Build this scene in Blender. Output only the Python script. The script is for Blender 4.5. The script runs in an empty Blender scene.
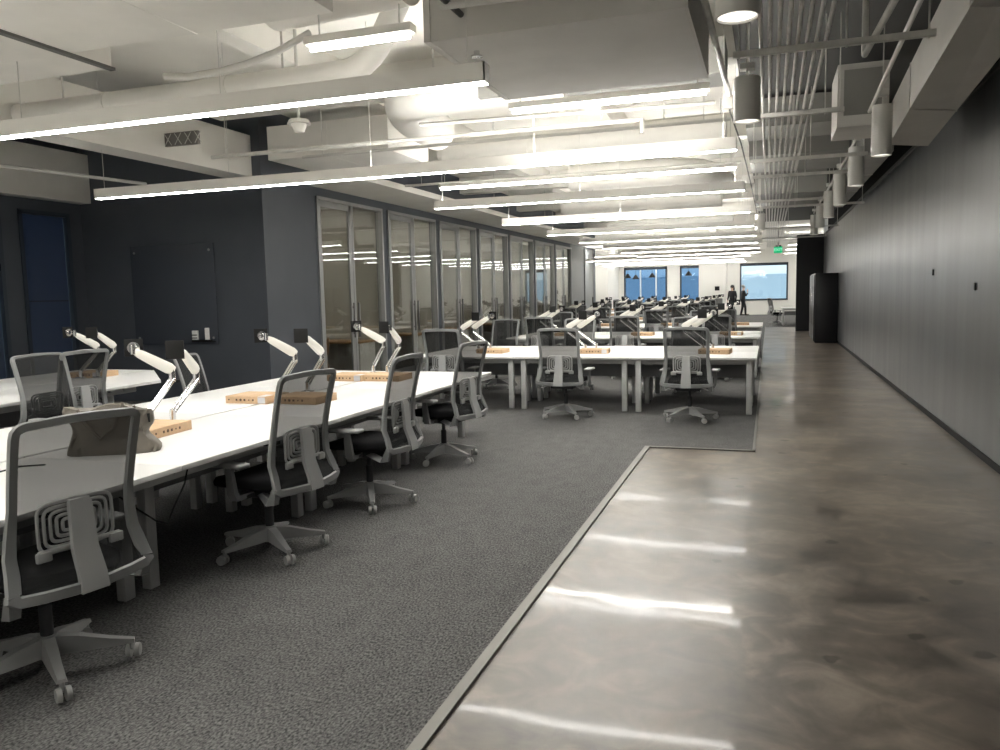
import bpy, bmesh, math, random
from mathutils import Vector, Matrix

# ------------------------------------------------------------------ camera, world, exposure
scn = bpy.context.scene
C = scn.collection
R = math.radians
PI = math.pi

F_PX, CAM_H = 790.0, 1.58
def setup_camera():
    d = Vector(((769-500)/F_PX, (375-288)/F_PX, -1.0)).normalized()
    up = Vector((1.0, math.tan(R(1.3)), 0.0)).cross(d).normalized()
    if up.y < 0: up = -up
    x = d.cross(up)
    M = Matrix((x, d, up))                      # rows: world axes seen in camera space
    cd = bpy.data.cameras.new('camera')
    cam = bpy.data.objects.new('camera', cd)
    C.objects.link(cam)
    cd.sensor_fit = 'HORIZONTAL'; cd.sensor_width = 36.0; cd.lens = F_PX*36.0/1000.0
    cd.clip_start = 0.05; cd.clip_end = 200
    m = M.to_4x4(); m.translation = Vector((0, 0, CAM_H))
    cam.matrix_world = m
    scn.camera = cam
setup_camera()

world = bpy.data.worlds.new('world'); scn.world = world
world.use_nodes = True
bg = world.node_tree.nodes['Background']
bg.inputs['Color'].default_value = (0.72, 0.79, 0.83, 1); bg.inputs['Strength'].default_value = 1.7

scn.view_settings.view_transform = 'Standard'; scn.view_settings.look = 'None'
scn.view_settings.exposure = 0.44; scn.view_settings.gamma = 1.0
scn.view_settings.use_curve_mapping = False
scn.cycles.max_bounces = 8; scn.cycles.diffuse_bounces = 4; scn.cycles.transparent_max_bounces = 16
scn.cycles.sample_clamp_indirect = 12.0
scn.cycles.use_denoising = True

LED = 38.0          # radiance of the linear pendants' lower diffusers
LED_UP = 50.0       # and of their upper lenses, added to brighten the ceiling
DOWN = 1.2          # cylinder downlights' faces

# ------------------------------------------------------------------ materials
MATS = {}
def mat(name, col, rough=0.5, metal=0.0, spec=0.5, noise=None, bump=None, coat=0.0, aniso=None, alpha=None, transl=None):
    """noise=(scale, amount, stretch xyz): colour mottling; bump=(scale, strength)."""
    m = bpy.data.materials.new(name); m.use_nodes = True
    nt = m.node_tree; b = nt.nodes['Principled BSDF']
    b.inputs['Base Color'].default_value = (*col, 1)
    b.inputs['Roughness'].default_value = rough
    b.inputs['Metallic'].default_value = metal
    b.inputs['Specular IOR Level'].default_value = spec
    b.inputs['Coat Weight'].default_value = coat
    tc = nt.nodes.new('ShaderNodeTexCoord')
    if noise:
        sc, amt, st = noise
        mp = nt.nodes.new('ShaderNodeMapping'); mp.inputs['Scale'].default_value = st
        nt.links.new(tc.outputs['Object'], mp.inputs['Vector'])
        n = nt.nodes.new('ShaderNodeTexNoise'); n.inputs['Scale'].default_value = sc; n.inputs['Detail'].default_value = 6
        nt.links.new(mp.outputs['Vector'], n.inputs['Vector'])
        r = nt.nodes.new('ShaderNodeValToRGB')
        r.color_ramp.elements[0].position = 0.3; r.color_ramp.elements[1].position = 0.7
        r.color_ramp.elements[0].color = (*[c*(1-amt) for c in col], 1)
        r.color_ramp.elements[1].color = (*[min(1, c*(1+amt)) for c in col], 1)
        nt.links.new(n.outputs['Fac'], r.inputs['Fac'])
        nt.links.new(r.outputs['Color'], b.inputs['Base Color'])
    if bump:
        n2 = nt.nodes.new('ShaderNodeTexNoise'); n2.inputs['Scale'].default_value = bump[0]; n2.inputs['Detail'].default_value = 4
        nt.links.new(tc.outputs['Object'], n2.inputs['Vector'])
        bp = nt.nodes.new('ShaderNodeBump'); bp.inputs['Strength'].default_value = bump[1]; bp.inputs['Distance'].default_value = 0.01
        nt.links.new(n2.outputs['Fac'], bp.inputs['Height'])
        nt.links.new(bp.outputs['Normal'], b.inputs['Normal'])
    MATS[name] = m
    return m

def emis(name, col, strength):
    m = bpy.data.materials.new(name); m.use_nodes = True
    nt = m.node_tree; nt.nodes.clear()
    o = nt.nodes.new('ShaderNodeOutputMaterial'); e = nt.nodes.new('ShaderNodeEmission')
    e.inputs['Color'].default_value = (*col, 1); e.inputs['Strength'].default_value = strength
    nt.links.new(e.outputs[0], o.inputs['Surface'])
    MATS[name] = m
    return m

def glass(name, tint, gloss=0.10, rough=0.02):
    """thin architectural pane: see-through with a fresnel reflection."""
    m = bpy.data.materials.new(name); m.use_nodes = True
    nt = m.node_tree; nt.nodes.clear()
    o = nt.nodes.new('ShaderNodeOutputMaterial')
    t = nt.nodes.new('ShaderNodeBsdfTransparent'); t.inputs['Color'].default_value = (*tint, 1)
    g = nt.nodes.new('ShaderNodeBsdfGlossy'); g.inputs['Roughness'].default_value = rough
    g.inputs['Color'].default_value = (0.9, 0.92, 0.92, 1)
    fr = nt.nodes.new('ShaderNodeLayerWeight')
    pw = nt.nodes.new('ShaderNodeMath'); pw.operation = 'POWER'; pw.inputs[1].default_value = 4.0
    nt.links.new(fr.outputs['Facing'], pw.inputs[0])
    ma = nt.nodes.new('ShaderNodeMath'); ma.operation = 'MULTIPLY_ADD'
    ma.inputs[1].default_value = 0.8; ma.inputs[2].default_value = gloss
    nt.links.new(pw.outputs[0], ma.inputs[0])
    mx = nt.nodes.new('ShaderNodeMixShader')
    nt.links.new(ma.outputs[0], mx.inputs['Fac'])
    nt.links.new(t.outputs[0], mx.inputs[1]); nt.links.new(g.outputs[0], mx.inputs[2])
    nt.links.new(mx.outputs[0], o.inputs['Surface'])
    MATS[name] = m
    return m

def mesh_fabric(name, col, opacity):
    """open-weave chair mesh: partly thread, partly air."""
    m = bpy.data.materials.new(name); m.use_nodes = True
    nt = m.node_tree; b = nt.nodes['Principled BSDF']
    b.inputs['Base Color'].default_value = (*col, 1); b.inputs['Roughness'].default_value = 0.75
    b.inputs['Specular IOR Level'].default_value = 0.2
    t = nt.nodes.new('ShaderNodeBsdfTransparent')
    mx = nt.nodes.new('ShaderNodeMixShader'); mx.inputs['Fac'].default_value = opacity
    nt.links.new(t.outputs[0], mx.inputs[1]); nt.links.new(b.outputs[0], mx.inputs[2])
    nt.links.new(mx.outputs[0], nt.nodes['Material Output'].inputs['Surface'])
    MATS[name] = m
    return m

def shade_cloth(name, col, tr):
    """roller-shade cloth: lets some daylight through."""
    m = bpy.data.materials.new(name); m.use_nodes = True
    nt = m.node_tree; b = nt.nodes['Principled BSDF']
    b.inputs['Base Color'].default_value = (*col, 1); b.inputs['Roughness'].default_value = 0.8
    t = nt.nodes.new('ShaderNodeBsdfTranslucent'); t.inputs['Color'].default_value = (*tr, 1)
    ad = nt.nodes.new('ShaderNodeAddShader')
    nt.links.new(t.outputs[0], ad.inputs[0]); nt.links.new(b.outputs[0], ad.inputs[1])
    nt.links.new(ad.outputs[0], nt.nodes['Material Output'].inputs['Surface'])
    MATS[name] = m
    return m

def concrete_floor():
    m = bpy.data.materials.new('polished_concrete'); m.use_nodes = True
    nt = m.node_tree; b = nt.nodes['Principled BSDF']; L = nt.links.new
    tc = nt.nodes.new('ShaderNodeTexCoord')
    n1 = nt.nodes.new('ShaderNodeTexNoise'); n1.inputs['Scale'].default_value = 0.9; n1.inputs['Detail'].default_value = 8; n1.inputs['Roughness'].default_value = 0.62
    n2 = nt.nodes.new('ShaderNodeTexNoise'); n2.inputs['Scale'].default_value = 3.5; n2.inputs['Detail'].default_value = 8; n2.inputs['Distortion'].default_value = 1.2
    v = nt.nodes.new('ShaderNodeTexVoronoi'); v.inputs['Scale'].default_value = 2.1; v.inputs['Randomness'].default_value = 1.0
    L(tc.outputs['Object'], n1.inputs['Vector']); L(tc.outputs['Object'], n2.inputs['Vector'])
    wn = nt.nodes.new('ShaderNodeTexNoise'); wn.inputs['Scale'].default_value = 6.0; wn.inputs['Detail'].default_value = 3
    L(tc.outputs['Object'], wn.inputs['Vector'])
    vm = nt.nodes.new('ShaderNodeVectorMath'); vm.operation = 'MULTIPLY_ADD'
    vm.inputs[1].default_value = (0.16, 0.16, 0.16)
    L(wn.outputs['Color'], vm.inputs[0]); L(tc.outputs['Object'], vm.inputs[2]); L(vm.outputs[0], v.inputs['Vector'])
    r = nt.nodes.new('ShaderNodeValToRGB'); e = r.color_ramp.elements
    e[0].position = 0.38; e[0].color = (0.058, 0.048, 0.038, 1)
    e[1].position = 0.62; e[1].color = (0.250, 0.210, 0.168, 1)
    k = e.new(0.5); k.color = (0.130, 0.109, 0.087, 1)
    mx = nt.nodes.new('ShaderNodeMix'); mx.data_type = 'FLOAT'; mx.inputs[0].default_value = 0.42
    L(n1.outputs['Fac'], mx.inputs[2]); L(n2.outputs['Fac'], mx.inputs[3]); L(mx.outputs[0], r.inputs['Fac'])
    # small dark stains with soft rims
    sr = nt.nodes.new('ShaderNodeValToRGB'); s = sr.color_ramp.elements
    s[0].position = 0.07; s[0].color = (0.45, 0.43, 0.42, 1); s[1].position = 0.10; s[1].color = (1, 1, 1, 1)
    L(v.outputs['Distance'], sr.inputs['Fac'])
    mc = nt.nodes.new('ShaderNodeMix'); mc.data_type = 'RGBA'; mc.blend_type = 'MULTIPLY'; mc.inputs[0].default_value = 1.0
    L(r.outputs['Color'], mc.inputs[6]); L(sr.outputs['Color'], mc.inputs[7]); L(mc.outputs[2], b.inputs['Base Color'])
    rr = nt.nodes.new('ShaderNodeMapRange'); rr.inputs['From Min'].default_value = 0.3; rr.inputs['From Max'].default_value = 0.7
    rr.inputs['To Min'].default_value = 0.30; rr.inputs['To Max'].default_value = 0.42
    L(n2.outputs['Fac'], rr.inputs['Value']); L(rr.outputs[0], b.inputs['Roughness'])
    b.inputs['Specular IOR Level'].default_value = 0.5
    b.inputs['Coat Weight'].default_value = 0.16; b.inputs['Coat Roughness'].default_value = 0.055
    n3 = nt.nodes.new('ShaderNodeTexNoise'); n3.inputs['Scale'].default_value = 2.2; n3.inputs['Detail'].default_value = 1
    L(tc.outputs['Object'], n3.inputs['Vector'])
    bp = nt.nodes.new('ShaderNodeBump'); bp.inputs['Strength'].default_value = 0.08; bp.inputs['Distance'].default_value = 0.02
    L(n3.outputs['Fac'], bp.inputs['Height']); L(bp.outputs['Normal'], b.inputs['Coat Normal'])
    return m

def carpet_mat():
    m = bpy.data.materials.new('carpet_pile'); m.use_nodes = True
    nt = m.node_tree; b = nt.nodes['Principled BSDF']; L = nt.links.new
    tc = nt.nodes.new('ShaderNodeTexCoord')
    mp = nt.nodes.new('ShaderNodeMapping'); mp.inputs['Scale'].default_value = (1, 0.6, 1)
    L(tc.outputs['Object'], mp.inputs['Vector'])
    n1 = nt.nodes.new('ShaderNodeTexNoise'); n1.inputs['Scale'].default_value = 105; n1.inputs['Detail'].default_value = 4
    n2 = nt.nodes.new('ShaderNodeTexNoise'); n2.inputs['Scale'].default_value = 9; n2.inputs['Detail'].default_value = 5
    L(mp.outputs[0], n1.inputs['Vector']); L(mp.outputs[0], n2.inputs['Vector'])
    mx = nt.nodes.new('ShaderNodeMix'); mx.data_type = 'FLOAT'; mx.inputs[0].default_value = 0.12
    L(n1.outputs['Fac'], mx.inputs[2]); L(n2.outputs['Fac'], mx.inputs[3])
    r = nt.nodes.new('ShaderNodeValToRGB'); e = r.color_ramp.elements
    e[0].position = 0.36; e[0].color = (0.048, 0.048, 0.048, 1)
    e[1].position = 0.66; e[1].color = (0.205, 0.203, 0.198, 1)
    L(mx.outputs[0], r.inputs['Fac']); L(r.outputs['Color'], b.inputs['Base Color'])
    b.inputs['Roughness'].default_value = 0.95; b.inputs['Specular IOR Level'].default_value = 0.1
    bp = nt.nodes.new('ShaderNodeBump'); bp.inputs['Strength'].default_value = 0.5; bp.inputs['Distance'].default_value = 0.006
    L(n1.outputs['Fac'], bp.inputs['Height']); L(bp.outputs['Normal'], b.inputs['Normal'])
    return m

def dark_panel_wall():
    """dark wall with long vertical brushed streaks and a low sheen."""
    m = bpy.data.materials.new('dark_sheen_wall'); m.use_nodes = True
    nt = m.node_tree; b = nt.nodes['Principled BSDF']; L = nt.links.new
    tc = nt.nodes.new('ShaderNodeTexCoord')
    mp = nt.nodes.new('ShaderNodeMapping'); mp.inputs['Scale'].default_value = (1, 1.3, 0.16)
    L(tc.outputs['Object'], mp.inputs['Vector'])
    n = nt.nodes.new('ShaderNodeTexNoise'); n.inputs['Scale'].default_value = 2.2; n.inputs['Detail'].default_value = 7
    L(mp.outputs[0], n.inputs['Vector'])
    r = nt.nodes.new('ShaderNodeValToRGB'); e = r.color_ramp.elements
    e[0].position = 0.3; e[0].color = (0.066, 0.069, 0.071, 1); e[1].position = 0.7; e[1].color = (0.080, 0.083, 0.084, 1)
    L(n.outputs['Fac'], r.inputs['Fac']); L(r.outputs['Color'], b.inputs['Base Color'])
    rr = nt.nodes.new('ShaderNodeMapRange'); rr.inputs['From Min'].default_value = 0.3; rr.inputs['From Max'].default_value = 0.7
    rr.inputs['To Min'].default_value = 0.30; rr.inputs['To Max'].default_value = 0.38
    L(n.outputs['Fac'], rr.inputs['Value']); L(rr.outputs[0], b.inputs['Roughness'])
    b.inputs['Specular IOR Level'].default_value = 1.0
    return m

M = MATS
M['concrete'] = concrete_floor(); M['carpet'] = carpet_mat(); M['wall_dark'] = dark_panel_wall()
mat('wall_navy', (0.062, 0.070, 0.084), 0.6, noise=(1.5, 0.08, (1, 1, 1)))
mat('wall_white', (0.84, 0.83, 0.79), 0.8)
mat('wall_booth', (0.42, 0.40, 0.35), 0.85)
mat('deck', (0.74, 0.72, 0.665), 0.85, noise=(1.2, 0.06, (1, 1, 1)))
mat('deck_unlit', (0.085, 0.084, 0.078), 0.85)  # deck colour darkened to stand for the unlit corridor ceiling
mat('duct_white', (0.72, 0.70, 0.65), 0.55, noise=(2.5, 0.05, (1, 1, 1)))
mat('duct_dim', (0.26, 0.255, 0.235), 0.6, noise=(2.5, 0.06, (1, 1, 1)))  # duct grey darkened in its colour for the unlit corridor zone
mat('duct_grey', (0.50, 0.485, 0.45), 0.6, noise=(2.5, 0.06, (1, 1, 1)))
mat('galv', (0.56, 0.55, 0.51), 0.5, metal=0.0, noise=(8, 0.15, (1, 1, 1)))
mat('pipe_white', (0.55, 0.54, 0.50), 0.5)
mat('pipe_dark', (0.10, 0.098, 0.09), 0.6)
mat('black', (0.010, 0.010, 0.010), 0.6, spec=0.25)
mat('black_matt', (0.012, 0.012, 0.012), 0.95, spec=0.1)
mat('cabinet_black', (0.008, 0.008, 0.009), 0.35, spec=0.25)
mat('fixture', (0.74, 0.72, 0.67), 0.4)
mat('downlight', (0.56, 0.55, 0.51), 0.45)
mat('desktop', (0.80, 0.795, 0.775), 0.38)
mat('desk_metal', (0.46, 0.465, 0.46), 0.4)
mat('tray_grey', (0.20, 0.205, 0.21), 0.55)
mat('chair_grey', (0.20, 0.205, 0.205), 0.42)
mat('chair_light', (0.31, 0.315, 0.31), 0.38)
mat('chair_dark', (0.022, 0.023, 0.025), 0.6)
mat('seat_cloth', (0.009, 0.009, 0.010), 0.95, spec=0.1, bump=(180, 0.4))
mesh_fabric('chair_mesh', (0.024, 0.025, 0.025), 0.82)
mat('caster', (0.36, 0.36, 0.35), 0.4)
mat('chrome', (0.72, 0.72, 0.72), 0.16, metal=1.0)
mat('arm_white', (0.80, 0.785, 0.73), 0.35)
mat('cardboard', (0.58, 0.40, 0.245), 0.8, noise=(30, 0.08, (1, 0.2, 1)))
mat('print_ink', (0.10, 0.06, 0.035), 0.8)
mat('tape', (0.62, 0.62, 0.64), 0.3)
mat('paper', (0.78, 0.78, 0.76), 0.7)
mat('bag_cloth', (0.165, 0.148, 0.122), 0.6, noise=(7, 0.18, (1, 1, 1)), bump=(22, 0.5))
mat('bag_strap', (0.125, 0.105, 0.085), 0.6)
mat('strip_metal', (0.20, 0.195, 0.175), 0.5, metal=0.3)
mat('alu', (0.33, 0.335, 0.33), 0.35, metal=0.5)
mat('alu_dark', (0.12, 0.12, 0.118), 0.4, metal=0.4)
mat('wood', (0.33, 0.20, 0.095), 0.5, noise=(6, 0.15, (1, 8, 1)))
mat('board_glass', (0.062, 0.070, 0.084), 0.12, spec=0.5)
mat('window_frame', (0.03, 0.04, 0.055), 0.4)
mat('facade', (0.76, 0.80, 0.82), 0.8)
mat('facade_glass', (0.36, 0.45, 0.52), 0.2)
mat('door_grey', (0.19, 0.20, 0.20), 0.5)
mat('skin', (0.50, 0.33, 0.25), 0.6)
mat('hair_dark', (0.012, 0.010, 0.010), 0.5)
mat('hair_grey', (0.32, 0.30, 0.28), 0.6)
mat('cloth_black', (0.012, 0.012, 0.014), 0.85)
mat('steel_beam', (0.30, 0.295, 0.27), 0.6)
mat('mesh_grille', (0.16, 0.155, 0.14), 0.6)
glass('pane', (0.92, 0.93, 0.92), 0.045)
glass('pane_blue', (0.66, 0.78, 0.88), 0.02)
glass('pane_steel', (0.46, 0.59, 0.72), 0.04)
glass('pane_clear', (0.88, 0.93, 0.95), 0.03)
shade_cloth('shade', (0.032, 0.042, 0.058), (0.034, 0.058, 0.098))
emis('led', (1.0, 0.98, 0.94), LED)
emis('strip_tube', (1.0, 0.965, 0.90), 85.0)
emis('led_up', (1.0, 0.98, 0.94), LED_UP)
emis('led_down', (1.0, 0.95, 0.86), DOWN)
emis('exit_green', (0.02, 0.80, 0.30), 0.45)
emis('exit_letter', (0.45, 1.0, 0.70), 0.9)
emis('booth_fill', (1.0, 0.93, 0.80), 95.0)

# ------------------------------------------------------------------ mesh builder
class MB:
    def __init__(s): s.bm = bmesh.new()
    def box(s, c, d, bevel=0.0, rot=None, seg=2):
        r = bmesh.ops.create_cube(s.bm, size=1.0)
        vs = r['verts']
        for v in vs: v.co = Vector((v.co.x*d[0], v.co.y*d[1], v.co.z*d[2]))
        if bevel > 0:
            es = list({e for v in vs for e in v.link_edges})
            r2 = bmesh.ops.bevel(s.bm, geom=es, offset=bevel, segments=seg, affect='EDGES', profile=0.5, clamp_overlap=True)
            vs = list({v for f in r2['faces'] for v in f.verts} | {v for v in vs if v.is_valid})
        m = Matrix.Translation(Vector(c))
        if rot is not None: m = m @ rot.to_4x4()
        for v in vs: v.co = m @ v.co
        return s
    def bx(s, x0, x1, y0, y1, z0, z1, bevel=0.0):
        return s.box(((x0+x1)/2, (y0+y1)/2, (z0+z1)/2), (abs(x1-x0), abs(y1-y0), abs(z1-z0)), bevel)
    def cyl(s, p0, p1, r0, r1=None, seg=12, caps=True):
        r1 = r0 if r1 is None else r1
        p0, p1 = Vector(p0), Vector(p1); d = (p1-p0)
        q = d.to_track_quat('Z', 'Y').to_matrix()
        a = [s.bm.verts.new(p0 + q @ Vector((r0*math.cos(2*PI*i/seg), r0*math.sin(2*PI*i/seg), 0))) for i in range(seg)]
        b = [s.bm.verts.new(p1 + q @ Vector((r1*math.cos(2*PI*i/seg), r1*math.sin(2*PI*i/seg), 0))) for i in range(seg)]
        for i in range(seg):
            s.bm.faces.new((a[i], a[(i+1) % seg], b[(i+1) % seg], b[i]))
        if caps:
            s.bm.faces.new(a[::-1]); s.bm.faces.new(b)
        return s
    def loft(s, secs, close=False, caps=True):
        """secs: list of equal-length closed rings of points."""
        rings = [[s.bm.verts.new(Vector(p)) for p in sec] for sec in secs]
        n = len(rings[0]); k = len(rings)
        for j in range(k if close else k-1):
            A, B = rings[j], rings[(j+1) % k]
            for i in range(n):
                s.bm.faces.new((A[i], A[(i+1) % n], B[(i+1) % n], B[i]))
        if caps and not close:
            s.bm.faces.new(rings[0][::-1]); s.bm.faces.new(rings[-1])
        return s
    def tube(s, pts, r, seg=8, close=False):
        pts = [Vector(p) for p in pts]; n = len(pts); secs = []
        rr = r if isinstance(r, (list, tuple)) else [r]*n
        ref = None
        for i, p in enumerate(pts):
            if close: t = pts[(i+1) % n] - pts[i-1]
            else: t = pts[min(i+1, n-1)] - pts[max(i-1, 0)]
            t.normalize()
            if ref is None:
                ref = Vector((0, 0, 1)) if abs(t.z) < 0.9 else Vector((1, 0, 0))
            u = (ref - t*ref.dot(t)).normalized(); w = t.cross(u); ref = u
            secs.append([p + (u*math.cos(2*PI*k/seg) + w*math.sin(2*PI*k/seg))*rr[i] for k in range(seg)])
        return s.loft(secs, close)
    def ribbon(s, pts, wid, nrm, th):
        """rectangular section swept along closed pts; wid[i] inward width dir vectors, nrm thickness dirs."""
        secs = []
        for p, w, n in zip(pts, wid, nrm):
            p = Vector(p); w = Vector(w); n = Vector(n)*th/2
            e = w*0.12
            secs.append([p+e-n, p+w-e-n, p+w, p+w-e+n, p+e+n, p])
        return s.loft(secs, close=True)
    def prism(s, poly, z0, z1, fn=lambda x, y, z: (x, y, z)):
        a = [s.bm.verts.new(fn(x, y, z0)) for x, y in poly]; b = [s.bm.verts.new(fn(x, y, z1)) for x, y in poly]
        n = len(poly)
        for i in range(n): s.bm.faces.new((a[i], a[(i+1) % n], b[(i+1) % n], b[i]))
        s.bm.faces.new(a[::-1]); s.bm.faces.new(b)
        return s
    def sphere(s, c, r, sc=(1, 1, 1), u=14, v=10):
        res = bmesh.ops.create_uvsphere(s.bm, u_segments=u, v_segments=v, radius=r)
        for w in res['verts']: w.co = Vector((w.co.x*sc[0], w.co.y*sc[1], w.co.z*sc[2])) + Vector(c)
        return s
    def quad(s, pts):
        s.bm.faces.new([s.bm.verts.new(Vector(p)) for p in pts]); return s
    def build(s, name, m, parent=None, loc=None, smooth=None):
        bmesh.ops.recalc_face_normals(s.bm, faces=s.bm.faces)
        me = bpy.data.meshes.new(name); s.bm.to_mesh(me); s.bm.free()
        me.materials.append(M[m] if isinstance(m, str) else m)
        if smooth is not False:
            me.shade_smooth(); me.set_sharp_from_angle(angle=R(35 if smooth is None else smooth))
        o = bpy.data.objects.new(name, me); C.objects.link(o)
        if parent is not None: o.parent = parent
        if loc is not None: o.location = loc
        return o

def tag(o, label, cat, group=None):
    o['label'] = label; o['category'] = cat
    if group: o['group'] = group
    return o
def empty(name, loc=(0, 0, 0), rz=0.0):
    o = bpy.data.objects.new(name, None); C.objects.link(o)
    o.location = loc; o.rotation_euler = (0, 0, rz); o.empty_display_size = 0.1
    return o
def thing(name, label, cat, loc=(0, 0, 0), rz=0.0, group=None):
    return tag(empty(name, loc, rz), label, cat, group)
def struct(o):
    o['kind'] = 'structure'; return o
def sbox(name, m, *b, bevel=0.0):
    return struct(MB().bx(*b, bevel=bevel).build(name, m))
def copy_tree(o, parent=None):
    c = o.copy(); C.objects.link(c); c.parent = parent
    for ch in list(o.children): copy_tree(ch, c)
    return c
_used = set()
def place(proto, loc, rz, label, group=None, base=0.0):
    """the first call moves the prototype itself, later ones copy it."""
    if proto.name in _used: o = copy_tree(proto)
    else: o = proto; _used.add(proto.name)
    o.location = loc; o.rotation_euler = (0, 0, rz); o['label'] = label
    if group: o['group'] = group
    for ch in o.children:
        if ch.name.startswith('base_leg'): ch.rotation_euler = (0, 0, R(base))
    return o

# ------------------------------------------------------------------ room shell
XR = 1.84        # right wall
XG = -7.0        # glazed booth fronts
YW = 9.98        # whiteboard wall
XL = -10.4       # window wall on the left
YF = 50.0        # far wall
YE = 33.4        # end of the booth block
ZD = 4.35        # ceiling deck
TOP = 3.42       # top of the dark walls

sbox('floor', 'concrete', -13, 6, -3, YF, -0.2, 0.0)
cp = MB()
cp.prism([(-10.4, -3), (-1.17, -3), (-1.17, 7.93), (-0.13, 7.93), (-0.13, 34.0), (5, 34.0), (5, YF), (-12, YF), (-12, YE), (XG, YE), (XG, YW), (-10.4, YW)], 0.0, 0.009)
struct(cp.build('carpet', 'carpet', smooth=False))
tr = MB()
tr.bx(-1.175, -1.125, -3, 7.965, 0.0, 0.014); tr.bx(-1.175, -0.11, 7.93, 7.965, 0, 0.014); tr.bx(-0.135, -0.11, 7.93, 34.0, 0, 0.014)
struct(tr.build('trim_1', 'strip_metal'))
sbox('ceiling', 'deck', -13, 6, -3, YF, ZD, ZD+0.35)
sbox('wall_right', 'wall_dark', XR, XR+0.2, -3, 30.7, 0.0, TOP)
sbox('wall_right_upper', 'black_matt', XR+0.12, XR+0.2, -3, 30.7, TOP, ZD)  # matt black paints in the shade of the gap above the wall
struct(MB().bx(XR-0.03, XR, -3, 30.7, TOP-0.03, TOP+0.02).build('trim_2', 'pipe_dark'))
struct(MB().bx(XR-0.012, XR, -3, 30.7, 0, 0.06).build('baseboard_right', 'black'))
sbox('wall_back', 'wall_white', -13, 6, -3.2, -3, 0, ZD)
sbox('wall_partition', 'cabinet_black', 0.93, XR+0.2, 30.7, 30.95, 0, 3.45)
sbox('wall_right_far', 'wall_white', 5.0, 5.2, 30.95, YF, 0, ZD)
sbox('wall_right_return', 'wall_white', XR, 5.2, 30.95, 31.1, 0, ZD)
# whiteboard wall, booth-front header, end wall
sbox('wall_front', 'wall_navy', XL, XG, YW, YW+0.15, 0, ZD)
sbox('wall_left_far', 'wall_white', -12.2, -12.0, YE, YF, 0, ZD)
sbox('wall_left_return', 'wall_white', -12.2, XG-0.15, YE-0.12, YE, 0, ZD)

# window wall on the left: piers, sill, head, bulkhead, windows with shades
wins = [(-2.6, -0.9), (-0.5, 1.2), (1.6, 3.3), (3.7, 5.4), (5.9, 8.55), (8.84, 9.74)]
wl = MB(); y = -3.0
for a, b in wins:
    wl.bx(XL-0.2, XL, y, a, 0, ZD); wl.bx(XL-0.2, XL, a, b, 0, 0.25); wl.bx(XL-0.2, XL, a, b, 2.98, ZD); y = b
wl.bx(XL-0.2, XL, y, YW+0.15, 0, ZD)
struct(wl.build('wall_left', 'wall_navy'))
sbox('bulkhead_left', 'duct_white', XL, XL+0.22, -3, YW, 3.15, 3.9)
for i, (a, b) in enumerate(wins):
    e = struct(empty('window_%d' % (i+1), (XL, (a+b)/2, 0)))
    w = (b-a)/2
    f = MB()
    f.bx(-0.12, 0.02, -w, -w+0.06, 0.25, 2.98); f.bx(-0.12, 0.02, w-0.06, w, 0.25, 2.98)
    f.bx(-0.12, 0.02, -w, w, 0.25, 0.31); f.bx(-0.12, 0.02, -w, w, 2.92, 2.98)
    f.build('window_frame', 'window_frame', e)
    MB().bx(-0.16, -0.15, -w+.02, w-.02, 0.27, 2.96).build('window_pane', 'pane_blue', e)
    sh = MB().bx(-0.06, -0.055, -w+0.065, w-0.065, 0.30, 2.93)
    sh.build('roller_shade', 'shade', e)
    MB().bx(-0.068, -0.045, -w+0.08, w-0.08, 1.62, 1.64).build('shade_hem', 'window_frame', e)

# far wall with three windows
def wall_with_holes(name, m, x0, x1, y0, y1, z1, holes):
    b = MB(); x = x0
    for (a, c, s, h) in holes:
        b.bx(x, a, y0, y1, 0, z1); b.bx(a, c, y0, y1, 0, s); b.bx(a, c, y0, y1, h, z1); x = c
    b.bx(x, x1, y0, y1, 0, z1)
    return struct(b.build(name, m))
FW = [(-8.65, -5.99, 0.5, 3.05), (-5.2, -3.95, 0.5, 3.05), (-1.67, 1.06, 0.86, 3.08)]
wall_with_holes('wall_far', 'wall_white', -12.2, 5.2, YF, YF+0.3, ZD, FW)
for i, (a, b, s, h) in enumerate(FW):
    e = struct(empty('window_%d' % (7+i), ((a+b)/2, YF, 0)))
    w = (b-a)/2; f = MB()
    f.bx(-w, -w+0.09, -0.03, 0.15, s, h); f.bx(w-0.09, w, -0.03, 0.15, s, h); f.bx(-w, w, -0.03, 0.15, s, s+0.09); f.bx(-w, w, -0.03, 0.15, h-0.16, h)
    f.build('window_frame', 'window_frame', e)
    MB().bx(-w+.05, w-.05, 0.08, 0.09, s+.05, h-.1).build('window_pane', 'pane_clear' if i == 2 else 'pane_steel', e)
    if i == 0:
        mu = MB(); mu.bx(-0.35, -0.27, 0.0, 0.12, s, h); mu.bx(0.62, 0.70, 0.0, 0.12, s, h); mu.build('window_frame', 'facade', e)
# neighbouring facade seen through the far windows
fa = thing('office_building', 'pale blue office facade seen beyond the far windows', 'building', (0, 62, -4))
MB().bx(-22, 14, 0, 2, -3, 16).build('wall', 'facade', fa)
for k in range(4):
    MB().bx(-22, 14, -0.06, 0.0, 1.4+k*3.4, 3.2+k*3.4).build('window_band', 'facade_glass', fa)

# white column and recess before the far windows
sbox('wall_column', 'wall_white', -3.55, -2.15, 43.6, 44.9, 0, ZD)
sbox('wall_left_pier', 'wall_white', -10.6, -9.0, 46.5, YF, 0, ZD)
# white ceiling panel over the far room hides the deck (drywall)
sbox('ceiling_far_soffit', 'deck', XG, XG+1.05, YW+1.0, YE, TOP-0.04, TOP+0.06)

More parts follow.
